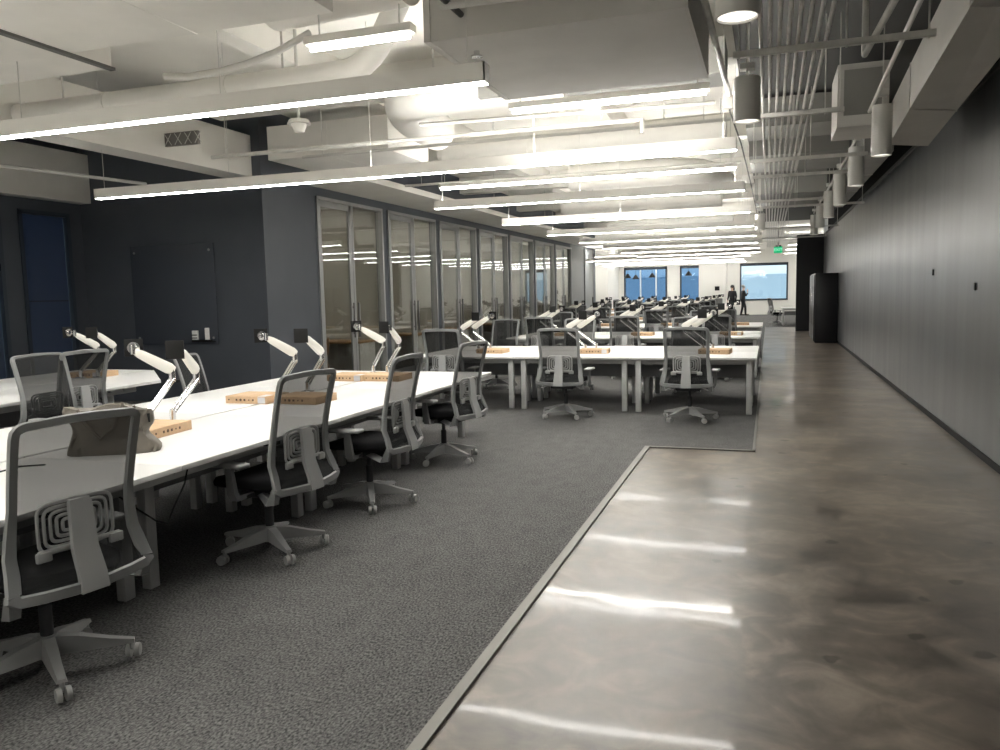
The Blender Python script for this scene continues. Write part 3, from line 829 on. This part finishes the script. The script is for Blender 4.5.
# black cabinets along the right wall
cb = thing('storage_cabinet', 'tall glossy black cabinet against the right wall', 'cabinet', (1.5, 24.0, 0))
MB().bx(-0.27, 0.33, 0.0, 2.6, 0.02, 1.96, bevel=0.006).build('body', 'cabinet_black', cb)
for k in range(3):
    d_ = MB().bx(-0.295, -0.272, 0.03+k*0.86, 0.86+k*0.86, 0.06, 1.93, bevel=0.003).build('door', 'cabinet_black', cb)
    MB().box((-0.31, 0.10+k*0.86, 1.05), (0.015, 0.02, 1.1), 0.004).build('handle', 'chrome', d_)
MB().bx(-0.25, 0.31, 0.03, 2.57, 0, 0.025).build('plinth', 'black', cb)
for k, (y, z) in enumerate(((10.55, 1.72), (8.5, 1.55))):
    tag(MB().box((XR-0.008, y, z), (0.014, 0.04, 0.07), 0.003).build('wall_bracket', 'black'), 'tiny dark fixing on the right wall, %s one' % ('farther' if k == 0 else 'nearer'), 'bracket')

# exit sign
ex = thing('exit_sign', 'green lit EXIT sign hanging over the corridor', 'sign', (0.33, 34.0, 3.10))
MB().box((0, 0, 0), (0.33, 0.05, 0.26), 0.01).build('housing', 'exit_green', ex)
MB().box((0, 0.0, 0.15), (0.24, 0.05, 0.06), 0.01).build('canopy', 'black', ex)
MB().cyl((0, 0, 0.17), (0, 0, 1.24), 0.01).build('hanger', 'black', ex)
tc_ = bpy.data.curves.new('lettering', 'FONT'); tc_.body = 'EXIT'; tc_.size = 0.16; tc_.align_x = 'CENTER'; tc_.align_y = 'CENTER'; tc_.extrude = 0.003
tmp = bpy.data.objects.new('text', tc_); me_ = bpy.data.meshes.new_from_object(tmp); bpy.data.objects.remove(tmp); me_.materials.clear(); me_.materials.append(M['exit_letter'])
to = bpy.data.objects.new('lettering', me_); C.objects.link(to); to.parent = ex; to.location = (0, -0.03, 0); to.rotation_euler = (R(90), 0, 0)

# ------------------------------------------------------------------ linear pendant lights (run across the room)
def linear(label, x0, x1, y, z=2.8, up=True, cut=0.0):
    t = thing('linear_pendant', label, 'pendant light', ((x0+x1)/2, y, z), 0, 'linear pendant lights')
    L = (x1-x0)/2; w = 0.045; h = 0.11
    m = MB(); m.bx(-L, L, -w, -w+0.006, 0.0, h); m.bx(-L, L, w-0.006, w, 0.0, h); m.bx(-L, -L+0.008, -w, w, 0.0, h); m.bx(L-0.008, L, -w, w, 0.0, h)
    m.bx(-L+0.008, L-0.008, -w+0.006, w-0.006, 0.05, 0.06)
    m.build('housing', 'fixture', t)
    MB().bx(-L+0.009, L-0.009, -w+0.007, w-0.007, -0.004, 0.022).build('lower_diffuser', 'led', t)
    if up: MB().bx(-L+0.009+cut, L-0.009, -w+0.007, w-0.007, 0.09, 0.10).build('upper_fill', 'led_up', t)
    n = max(2, int(round(2*L/1.8))+1)
    for k in range(n):
        x = -L+0.12 + (2*L-0.24)*k/(n-1)
        MB().cyl((x, 0, 0.06), (x, 0, ZD-z), 0.003, seg=6).build('suspension_cable', 'pipe_white', t)
    return t
linear('long white linear pendant nearest the camera, running off the left edge', -8.7, -1.56, 4.46, up=False)
linear('unseen linear pendant added overhead to light the near chairs', -8.7, -1.56, 1.4)  # this one and the next are added out of view, filling the near chairs
linear('unseen linear pendant added by the back wall as fill light', -8.7, -1.56, -1.6)
linear('longest white linear pendant, second from the camera', -7.5, -0.28, 7.45, cut=3.4)
yy = 10.5
for k in range(10):
    x1 = -0.30
    x0 = -4.5
    if yy > 30: x0 = -7.5; x1 = -1.0
    linear('white linear pendant over the cross benches, %s beyond the two long ones' % ORD[k], x0, x1, yy)
    yy += 3.02
for k in range(3):  # both sets of rows are added to brighten the far walls
    linear('white linear pendant added to brighten the far bay walls, %s row of three' % ORD[k], -11.0, -1.0, 42.2+k*3, 3.45)
    linear('white linear pendant added as fill behind the far right partition, %s row of three' % ORD[k], 0.8, 4.6, 38.5+k*4.7, 3.5)

# bare strip lights tucked up between the ducts
def strip(label, x0, x1, y, z):
    t = thing('strip_light', label, 'strip light', ((x0+x1)/2, y, z), 0, 'small strip lights')
    L = (x1-x0)/2
    MB().bx(-L, L, -0.05, 0.05, 0.02, 0.075, bevel=0.004).build('housing', 'fixture', t)
    MB().cyl((-L+0.03, 0, 0.0), (L-0.03, 0, 0.0), 0.018, seg=10).build('lamp_tube', 'strip_tube', t)
    for x in (-L+0.1, L-0.1): MB().cyl((x, 0, 0.07), (x, 0, ZD-z), 0.006, seg=6).build('rod', 'pipe_white', t)
strip('short strip light above the nearest linear pendant', -3.06, -2.25, 4.98, 3.3)
strip('strip light above the corridor-side end of the second linear pendant', -2.3, -0.5, 7.2, 3.26)
strip('long thin strip light beyond the second linear pendant', -5.1, -0.45, 12.1, 3.3)

# ------------------------------------------------------------------ cylinder downlights
def make_down():
    t = thing('cylinder_downlight', 'x', 'pendant light')
    m = MB(); n = 32; secs = []
    prof = [(0.0, 0.40), (0.098, 0.40), (0.102, 0.395), (0.102, 0.0), (0.094, 0.0), (0.092, 0.03)]
    m.loft([[(r*math.cos(2*PI*i/n), r*math.sin(2*PI*i/n), z) for i in range(n)] for r, z in prof[1:]], caps=False)
    m.cyl((0, 0, 0.39), (0, 0, 0.402), 0.097, seg=n)
    m.build('can', 'downlight', t)
    MB().cyl((0, 0, 0.012), (0, 0, 0.03), 0.0915, seg=n).build('lens', 'led_down', t)
    m = MB(); m.cyl((0, 0, 0.40), (0, 0, 1.54), 0.007, seg=8); m.box((0, 0, 0.50), (0.11, 0.11, 0.05), 0.006); m.build('stem', 'downlight', t)
    return t
down = make_down()
GA = 'cylinder downlights beside the conduits'; GB = 'cylinder downlights along the right wall'
place(down, (-0.15, 3.88, 2.8), 0, 'grey cylinder downlight cut by the top edge of the picture', GA).scale = (0.95, 0.95, 0.78)
place(down, (-0.17, 6.25, 2.8), 0, 'large grey cylinder downlight left of the conduit bundle', GA).scale = (0.95, 0.95, 0.78)
place(down, (-0.18, 16.6, 2.72), 0, 'distant grey cylinder downlight left of the exit sign', GA)
for k, y in enumerate((8.4, 10.75, 13.1, 15.4, 17.9, 20.2)):
    place(down, (0.99, y, 2.8), 0, 'grey cylinder downlight in the right-hand row, %s from the camera' % ORD[k], GB).scale = (0.88, 0.88, 1.15)

# ------------------------------------------------------------------ conduits, struts and other pipework
def pipe(name, label, cat, pts, r, m='galv', group=None, seg=10, hang=()):
    o = tag(MB().tube(pts, r, seg).build(name, m), label, cat, group)
    for (x, y, z) in hang:
        MB().cyl((x, y, z), (x, y, ZD), 0.005, seg=6).build('hanger_rod', 'pipe_white', o)
    return o
for k in range(8):
    x = -0.07 + 0.058*k
    pipe('conduit', 'grey conduit in the bundle over the corridor, %s from the left' % ORD[k], 'conduit', [(x, -1, 3.2), (x, 33.5, 3.2)], 0.0135, 'galv', 'conduit bundle')
STR = ['nearest', 'second', 'third', 'fourth', 'fifth', 'sixth', 'seventh', 'eighth']
for k, (y, x0, x1) in enumerate(((5.8, -0.25, 0.98), (7.9, -0.24, 0.62), (10.6, -0.24, 1.1), (12.1, -0.24, 1.1), (15.5, -.24, 1.1), (16.7, -.24, 1.7), (22.5, -.24, 1.7), (27, -.24, 1.7))):
    t = thing('strut_trapeze', 'slotted strut hanger under the conduit bundle, %s from the camera' % STR[k], 'hanger', (0, y, 3.16), 0, 'strut hangers')
    m = MB(); m.bx(x0, x1, -0.02, 0.02, -0.02, -0.017); m.bx(x0, x1, -0.02, -0.017, -0.02, 0.02); m.bx(x0, x1, 0.017, 0.02, -0.02, 0.02); m.build('strut', 'galv', t)
    for x in (x0+0.04, 0.46, x1-0.04): MB().cyl((x, 0, -0.03), (x, 0, ZD-3.16), 0.006, seg=6).build('threaded_rod', 'galv', t)
pipe('lighting_conduit', 'thin conduit feeding the right-hand cylinder lights', 'conduit', [(0.82, 3.0, 3.34), (0.86, 5.2, 3.34), (0.93, 8.5, 3.33), (0.99, 12, 3.33), (0.99, 20.5, 3.33)], 0.018, 'pipe_white')
pipe('drop_pipe', 'vertical capped pipe right of the conduits', 'pipe', [(0.62, 6.3, 3.2), (0.62, 6.3, 4.3)], 0.022, 'galv')
pipe('branch_pipe', 'slanting pipe running off the top edge at the right', 'pipe', [(0.62, 6.3, 3.2), (0.70, 4.2, 3.2), (0.72, 2.0, 3.2)], 0.022, 'galv')
pipe('left_cylinder_conduit', 'thin conduit ending at the box above the second linear pendant', 'conduit', [(-1.9, 4.62, 3.32), (-0.70, 4.70, 3.32), (-0.48, 4.78, 3.32), (-0.39, 5.1, 3.32), (-0.36, 7.6, 3.32)], 0.022, 'galv')
tag(MB().box((-0.36, 7.66, 3.26), (0.11, 0.11, 0.10), 0.005).build('junction_box', 'steel_beam'), 'small square junction box at the end of the conduit by the cylinder light', 'junction box')
pipe('control_cable', 'dark cable linking the right ends of the pendants', 'cable', [(-0.36, 7.7, 3.2), (-0.30, 9, 3.12), (-0.27, 12, 3.1), (-0.25, 16, 3.1), (-0.25, 24, 3.1)], 0.008, 'pipe_dark')
pipe('sprinkler_main', 'dark sprinkler pipe running down the room over the second pendant', 'pipe', [(-1.86, 2.0, 3.34), (-1.86, 5.1, 3.34)], 0.020, 'pipe_dark')
sp = thing('fire_sprinkler', 'white round sprinkler escutcheon above the end of the nearest pendant', 'sprinkler', (-1.87, 5.15, 3.2))
m = MB(); m.cyl((0, 0, 0.06), (0, 0, 0.10), 0.085, 0.05, 20); m.cyl((0, 0, 0.02), (0, 0, 0.06), 0.085, 0.085, 20); m.build('escutcheon', 'pipe_white', sp)
m = MB(); m.cyl((0, 0, -0.03), (0, 0, 0.02), 0.02, seg=12); m.cyl((0, 0, -0.04), (0, 0, -0.03), 0.04, seg=12); m.build('deflector', 'chrome', sp)
sd = thing('smoke_detector', 'white domed detector hanging behind the nearest pendant', 'detector', (-4.15, 6.55, 3.12))
m = MB(); m.cyl((0, 0, 0.07), (0, 0, 0.11), 0.11, 0.09, 24); m.build('base', 'pipe_white', sd)
m = MB(); m.cyl((0, 0, 0.0), (0, 0, 0.07), 0.045, 0.075, 20); m.build('sensor', 'fixture', sd)
m = MB(); m.cyl((0, 0, 0.11), (0, 0, 1.23), 0.015, seg=8); m.build('stem', 'pipe_white', sd)
pipe('left_pipe', 'slim white pipe crossing the left corner above the windows', 'pipe', [(-9.0, 4.0, 3.2), (-8.15, 8.96, 3.2)], 0.022, 'pipe_white')
pipe('cross_pipe', 'white pipe across the room with a short drop, behind the nearest pendant', 'pipe', [(-6.2, 7.9, 3.25), (-1.3, 8.0, 3.25), (-1.2, 8.0, 3.25), (-1.2, 8.0, 3.12)], 0.024, 'galv', hang=((-6.0, 7.9, 3.25), (-1.6, 8.0, 3.25)))
pipe('upper_cross_pipe', 'grey pipe across the room just above the other cross pipe', 'pipe', [(-3.4, 7.6, 3.32), (-0.5, 7.9, 3.32)], 0.02, 'steel_beam')
pipe('flex_hose', 'white flexible hose curving up left of the round duct', 'hose', [(-4.42, 5.12, 3.30), (-4.25, 5.2, 3.30), (-4.05, 5.3, 3.34), (-3.9, 5.45, 3.42), (-3.75, 5.65, 3.55), (-3.6, 5.9, 3.75)], 0.028, 'pipe_white')
for k, y in enumerate((9.2, 12.3, 16.0, 20.0, 25.0)):
    pipe('branch_line', 'white sprinkler branch line above the cross benches, %s from the camera' % STR[k], 'pipe', [(-5.8, y, 3.42), (-0.4, y, 3.42)], 0.02, 'pipe_white', 'sprinkler branch lines', hang=((-5.5, y, 3.42), (-0.7, y, 3.42)))

# ------------------------------------------------------------------ ducts
def duct(label, verts8, m='duct_white', seams=()):
    """verts8: four near-end corners then four far-end corners."""
    b = MB(); V = [b.bm.verts.new(Vector(v)) for v in verts8]
    for f in ((0, 1, 2, 3), (7, 6, 5, 4), (0, 4, 5, 1), (1, 5, 6, 2), (2, 6, 7, 3), (3, 7, 4, 0)): b.bm.faces.new([V[i] for i in f])
    t = thing('air_duct', label, 'duct', (0, 0, 0), 0, 'rectangular ducts')
    b.build('duct_body', m, t, smooth=False)
    for s in seams:
        g = MB(); a = [Vector(verts8[i]).lerp(Vector(verts8[i+4]), s) for i in range(4)]
        c = sum(a, Vector())/4; d = (sum((Vector(v) for v in verts8[4:]), Vector())/4 - sum((Vector(v) for v in verts8[:4]), Vector())/4).normalized()
        o_ = [c + (p-c)*1.0 + (p-c).normalized()*0.008 for p in a]
        g.loft([[p - d*0.015 for p in o_], [p + d*0.015 for p in o_]])
        g.build('duct_flange', 'duct_grey' if m != 'duct_white' else m, t)
    return t
def xd(x0, x1, y0, y1, z0, z1):
    return [(x0, y0, z0), (x0, y1, z0), (x0, y1, z1), (x0, y0, z1), (x1, y0, z0), (x1, y1, z0), (x1, y1, z1), (x1, y0, z1)]
def yd(x0, x1, y0, y1, z0, z1):
    return [(x0, y0, z0), (x1, y0, z0), (x1, y0, z1), (x0, y0, z1), (x0, y1, z0), (x1, y1, z0), (x1, y1, z1), (x0, y1, z1)]
duct('big rectangular white duct at the top left corner of the picture', xd(-9.8, -2.52, 2.6, 4.41, 3.3, 3.85), seams=(0.45, 0.86))
duct('wide rectangular grey duct beside the conduits with a right-hand end', xd(-2.12, -0.46, 4.85, 6.5, 3.2, 3.7), 'duct_grey', seams=(0.02, 0.98))
duct('low white box duct behind the two long pendants at left', xd(-6.6, -4.75, 9.6, 10.9, 3.50, 3.95), seams=(0.5,))
duct('white rectangular duct running down the left side of the ceiling', yd(-6.1, -4.75, 4.5, 4.95, 3.35, 3.9))
duct('large tapering duct over the right wall, descending to the far side', [(1.17, 3.0, 3.50), (1.60, 3.0, 3.50), (1.60, 3.0, 3.95), (1.17, 3.0, 3.95), (1.15, 9.2, 3.02), (1.58, 9.6, 3.04), (1.58, 9.6, 3.45), (1.15, 9.2, 3.40)], 'duct_grey', seams=(0.45, 0.8))
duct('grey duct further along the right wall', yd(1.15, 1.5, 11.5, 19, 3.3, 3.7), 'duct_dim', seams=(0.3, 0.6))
bxd = duct('short square duct box right of the conduits', xd(0.64, 1.12, 9.0, 9.8, 3.2, 3.82), 'duct_grey', seams=())
MB().bx(0.70, 1.06, 8.985, 8.998, 3.31, 3.76).build('access_panel', 'duct_dim', bxd)
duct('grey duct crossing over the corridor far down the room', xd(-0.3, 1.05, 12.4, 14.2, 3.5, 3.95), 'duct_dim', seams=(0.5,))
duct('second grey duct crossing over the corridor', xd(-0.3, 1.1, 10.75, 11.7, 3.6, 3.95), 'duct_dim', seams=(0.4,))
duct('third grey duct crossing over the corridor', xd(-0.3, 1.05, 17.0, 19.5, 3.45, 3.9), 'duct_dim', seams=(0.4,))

def rduct(label, pts, r, m='duct_white', seg=28, bands=True):
    t = thing('round_duct', label, 'duct', (0, 0, 0), 0, 'round ducts')
    # densify with rounded corners
    P = [Vector(p) for p in pts]; out = [P[0]]
    for i in range(1, len(P)-1):
        a, b, c = P[i-1], P[i], P[i+1]; rr = min((a-b).length, (c-b).length)*0.45
        p0 = b + (a-b).normalized()*rr; p1 = b + (c-b).normalized()*rr
        for k in range(7):
            q = k/6.0; out.append(p0*(1-q)**2 + b*2*q*(1-q) + p1*q*q)
    out.append(P[-1])
    MB().tube(out, r, seg).build('duct_body', m, t, smooth=40)
    for a_ in (0.2, 0.8):
        c = P[0].lerp(P[1], a_); MB().bx(c.x-0.012, c.x+0.012, c.y-0.002, c.y+0.002, c.z+r-0.01, ZD-0.03).build('duct_strap', 'galv', t)
    if bands:
        for k in range(0, len(P)-1):
            a, b = P[k], P[k+1]; L = (b-a).length; n = max(1, int(L/1.2)); d = (b-a).normalized()
            for j in range(1, n):
                c = a.lerp(b, j/n); MB().cyl(c-d*0.012, c+d*0.012, r+0.008, seg=seg).build('duct_band', m, t)
    return t
rduct('slim round white duct above the nearest pendant, ending in a rounded elbow', [(-7.4, 6.2, 3.48), (-3.2, 6.15, 3.48), (-2.9, 6.15, 4.0)], 0.10)
rduct('large round duct lit brightly at the top of the picture', [(-3.4, 5.1, 3.75), (-2.3, 5.0, 3.75)], 0.24)
rduct('large round duct with a bend behind the two nearest pendants', [(-2.0, 8.2, 3.80), (-3.9, 8.3, 3.80), (-4.25, 9.2, 3.80), (-4.3, 10.2, 3.80)], 0.25)
rduct('round duct over the third pendant row', [(-5.0, 12.0, 3.85), (-0.6, 12.0, 3.85)], 0.20)
rduct('round duct over the fourth pendant row', [(-3.6, 15.0, 3.75), (-1.2, 15.0, 3.75), (-0.9, 17, 3.75)], 0.24)
rduct('round duct over the fifth pendant row', [(-4.6, 18.3, 3.6), (-1.0, 18.3, 3.6)], 0.22)
rduct('round duct farther down the room', [(-4.6, 24.0, 3.6), (-1.0, 24.0, 3.6)], 0.24)
# perforated return grille
vg = thing('return_grille', 'dark perforated return grille set in the left ceiling panel', 'vent', (-6.95, 8.25, 3.5))
MB().bx(-0.36, 0.30, -0.02, 0.02, 0.0, 0.16).build('grille', 'mesh_grille', vg)
m = MB()
for k in range(5):
    x = -0.34+k*0.15; m.cyl((x, -0.03, 0.01), (x+0.1, -0.03, 0.15), 0.004, seg=5); m.cyl((x+0.1, -0.03, 0.01), (x, -0.03, 0.15), 0.004, seg=5)
m.build('wire_guard', 'pipe_white', vg)

# ------------------------------------------------------------------ beams and soffits under the deck
def trim(n, m, *b): return struct(MB().bx(*b).build('trim_%d' % n, m))
trim(3, 'deck', -7.55, -7.15, 3.0, YW, 3.36, 3.95)                # long soffit by the left aisle
trim(4, 'steel_beam', -2.9, -0.42, 8.0, 8.55, 3.62, 3.95)
k = 5
for y in (2.0, 9.0, 13.5, 18.0, 22.5, 27.0, 31.5, 36.0, 40.5, 45.0):
    trim(k, 'deck', -12 if y > YE else XG, -0.35, y-0.15, y+0.15, 3.98, ZD); k += 1
for x in (-4.9, -2.3):
    trim(k, 'deck', x-0.12, x+0.12, -3, YF, 4.05, ZD); k += 1
trim(k, 'pipe_dark', -2.26, -2.2, 4.6, 8.2, 3.72, 3.76); k += 1
trim(k, 'pipe_dark', -4.62, -4.57, 2.5, 4.8, 3.28, 3.30); k += 1
trim(k, 'deck_unlit', -0.35, XR+0.12, -3, 31, 4.0, 4.1); k += 1    # deck over the corridor, its lack of light put into a darker colour

# ------------------------------------------------------------------ pendant shades near the far windows
for k, (x, y, z) in enumerate(((-8.0, 47.5, 2.35), (-7.7, 48.6, 2.3), (-6.55, 47.5, 2.35), (-4.45, 47.5, 2.4))):
    t = thing('dome_pendant', 'small black dome pendant before the far windows, %s from the left' % ORD[k], 'pendant light', (x, y, z), 0, 'dome pendants')
    MB().cyl((0, 0, 0), (0, 0, 0.26), 0.22, 0.05, 20).build('lamp_shade', 'black', t)
    MB().cyl((0, 0, 0.25), (0, 0, ZD-z), 0.008, seg=6).build('cord', 'black', t)

# ------------------------------------------------------------------ two people far down the room
def skin_mesh(name, m, nodes, edges, parent):
    """nodes: (x,y,z,rx,ry); grown with a Skin modifier, baked to a plain mesh."""
    me = bpy.data.meshes.new(name)
    me.from_pydata([n[:3] for n in nodes], edges, [])
    o = bpy.data.objects.new(name, me); C.objects.link(o)
    sk = o.modifiers.new('skin', 'SKIN'); sk.use_smooth_shade = True
    for i, n in enumerate(nodes): me.skin_vertices[0].data[i].radius = (n[3], n[4])
    me.skin_vertices[0].data[0].use_root = True
    ss = o.modifiers.new('sub', 'SUBSURF'); ss.levels = 1; ss.render_levels = 1
    me.materials.append(M[m])
    o.parent = parent
    return o
def person(label, loc, rz, hair, pose):
    t = thing('person', label, 'person', loc, rz)
    N = [(0, 0, 0.95, .15, .10), (0, 0, 1.12, .125, .09), (0, 0.0, 1.32, .16, .10), (0, 0.0, 1.45, .09, .07), (0, 0.01, 1.53, .055, .055), (0, 0.02, 1.63, .075, .09), (0, 0.01, 1.72, .06, .075)]
    E = [(0, 1), (1, 2), (2, 3), (3, 4), (4, 5), (5, 6)]
    for q in (-1, 1):
        s = pose['step']*q
        b = len(N)
        N += [(q*.09, 0.0, .86, .09, .095), (q*.10, .04+s*.5, .48, .062, .065), (q*.105, s, .10, .042, .042), (q*.11, s+.14, .03, .045, .03)]
        E += [(0, b), (b, b+1), (b+1, b+2), (b+2, b+3)]
        b = len(N)
        if pose['up'] == q:
            el = (q*.25, .10, 1.14); wr = (q*.14, .22, 1.34); hd = (q*.11, .22, 1.42); fd = Vector((-q*.15, -.1, 1)).normalized()
        else:
            el = (q*.26, -.02, 1.13); wr = (q*.27, .08, .88); hd = (q*.27, .10, .81); fd = Vector((0, .15, -1)).normalized()
        N += [(q*.19, 0, 1.40, .06, .06), (*el, .042, .042), (*wr, .028, .028), (*hd, .038, .022)]
        E += [(2, b), (b, b+1), (b+1, b+2), (b+2, b+3)]
        for f in range(5):
            off = Vector((0, (f-2)*.018, 0)); ln = (.05, .078, .085, .08, .062)[f]
            p = Vector(hd)+off+fd*.045*(.3 if f == 0 else 1); p2 = p+fd*ln+Vector((-q*.012, 0, 0)) + (Vector((0, -.03, 0)) if f == 0 else Vector())
            c = len(N); N += [(*p, .010, .010), (*p2, .008, .008)]; E += [(b+3, c), (c, c+1)]
    skin_mesh('body', 'skin', N, E, t)
    # jacket and trousers follow the same bones, slightly larger
    J = [(0, 0, 0.84, .20, .15), (0, 0, 1.00, .19, .14), (0, 0, 1.16, .175, .13), (0, 0, 1.32, .20, .135), (0, 0, 1.455, .10, .085)]; JE = [(0, 1), (1, 2), (2, 3), (3, 4)]
    for q in (-1, 1):
        b = len(J)
        if pose['up'] == q: el = (q*.25, .10, 1.14); wr = (q*.15, .21, 1.31)
        else: el = (q*.26, -.02, 1.13); wr = (q*.27, .075, .90)
        J += [(q*.20, 0, 1.40, .075, .075), (*el, .058, .058), (*wr, .042, .042)]; JE += [(3, b), (b, b+1), (b+1, b+2)]
    skin_mesh('jacket', 'cloth_black', J, JE, t)
    T = [(0, 0, 1.00, .165, .12)]; TE = []
    for q in (-1, 1):
        s = pose['step']*q; b = len(T)
        T += [(q*.092, 0, .84, .105, .11), (q*.10, .04+s*.5, .48, .078, .08), (q*.105, s, .05, .062, .065)]; TE += [(0, b), (b, b+1), (b+1, b+2)]
    skin_mesh('trousers', 'cloth_black', T, TE, t)
    for q in (-1, 1):
        s = pose['step']*q
        MB().box((q*.11, s+.07, .045), (.095, .27, .07), .025, seg=3).build('shoe', 'black', t)
    hm = MB()
    if hair == 'long':
        hm.sphere((0, -.015, 1.70), .115, (1, 1.05, 1.02)); hm.sphere((0, -.07, 1.56), .12, (1, .6, 1.5))
        hm.build('hair', 'hair_dark', t)
    else:
        hm.sphere((0, -.018, 1.72), .100, (1, 1.1, .85)); hm.build('hair', 'hair_grey', t)
    f = MB()
    for q in (-1, 1): f.sphere((q*.032, .105, 1.655), .009, u=8, v=6)
    f.build('eyes', 'black', t)
    f = MB(); f.loft([[(-.012, .10, 1.65), (.012, .10, 1.65), (0, .112, 1.65)], [(-.018, .10, 1.605), (.018, .10, 1.605), (0, .135, 1.61)]]); f.build('nose', 'skin', t)
    f = MB(); f.box((0, .104, 1.578), (.045, .012, .010), .004); f.build('mouth', 'wood', t)
    f = MB()
    for q in (-1, 1): f.sphere((q*.085, .01, 1.63), .026, (.35, .7, 1.1), 8, 6)
    f.build('ears', 'skin', t)
    return t
person('person in black with short grey hair, walking with one hand raised to the chest', (-1.42, 48.6, 0.009), R(-75), 'short', {'step': .11, 'up': 1})
person('person in black with long dark hair, standing left of the other', (-2.05, 48.8, 0.009), R(150), 'long', {'step': .04, 'up': 0})
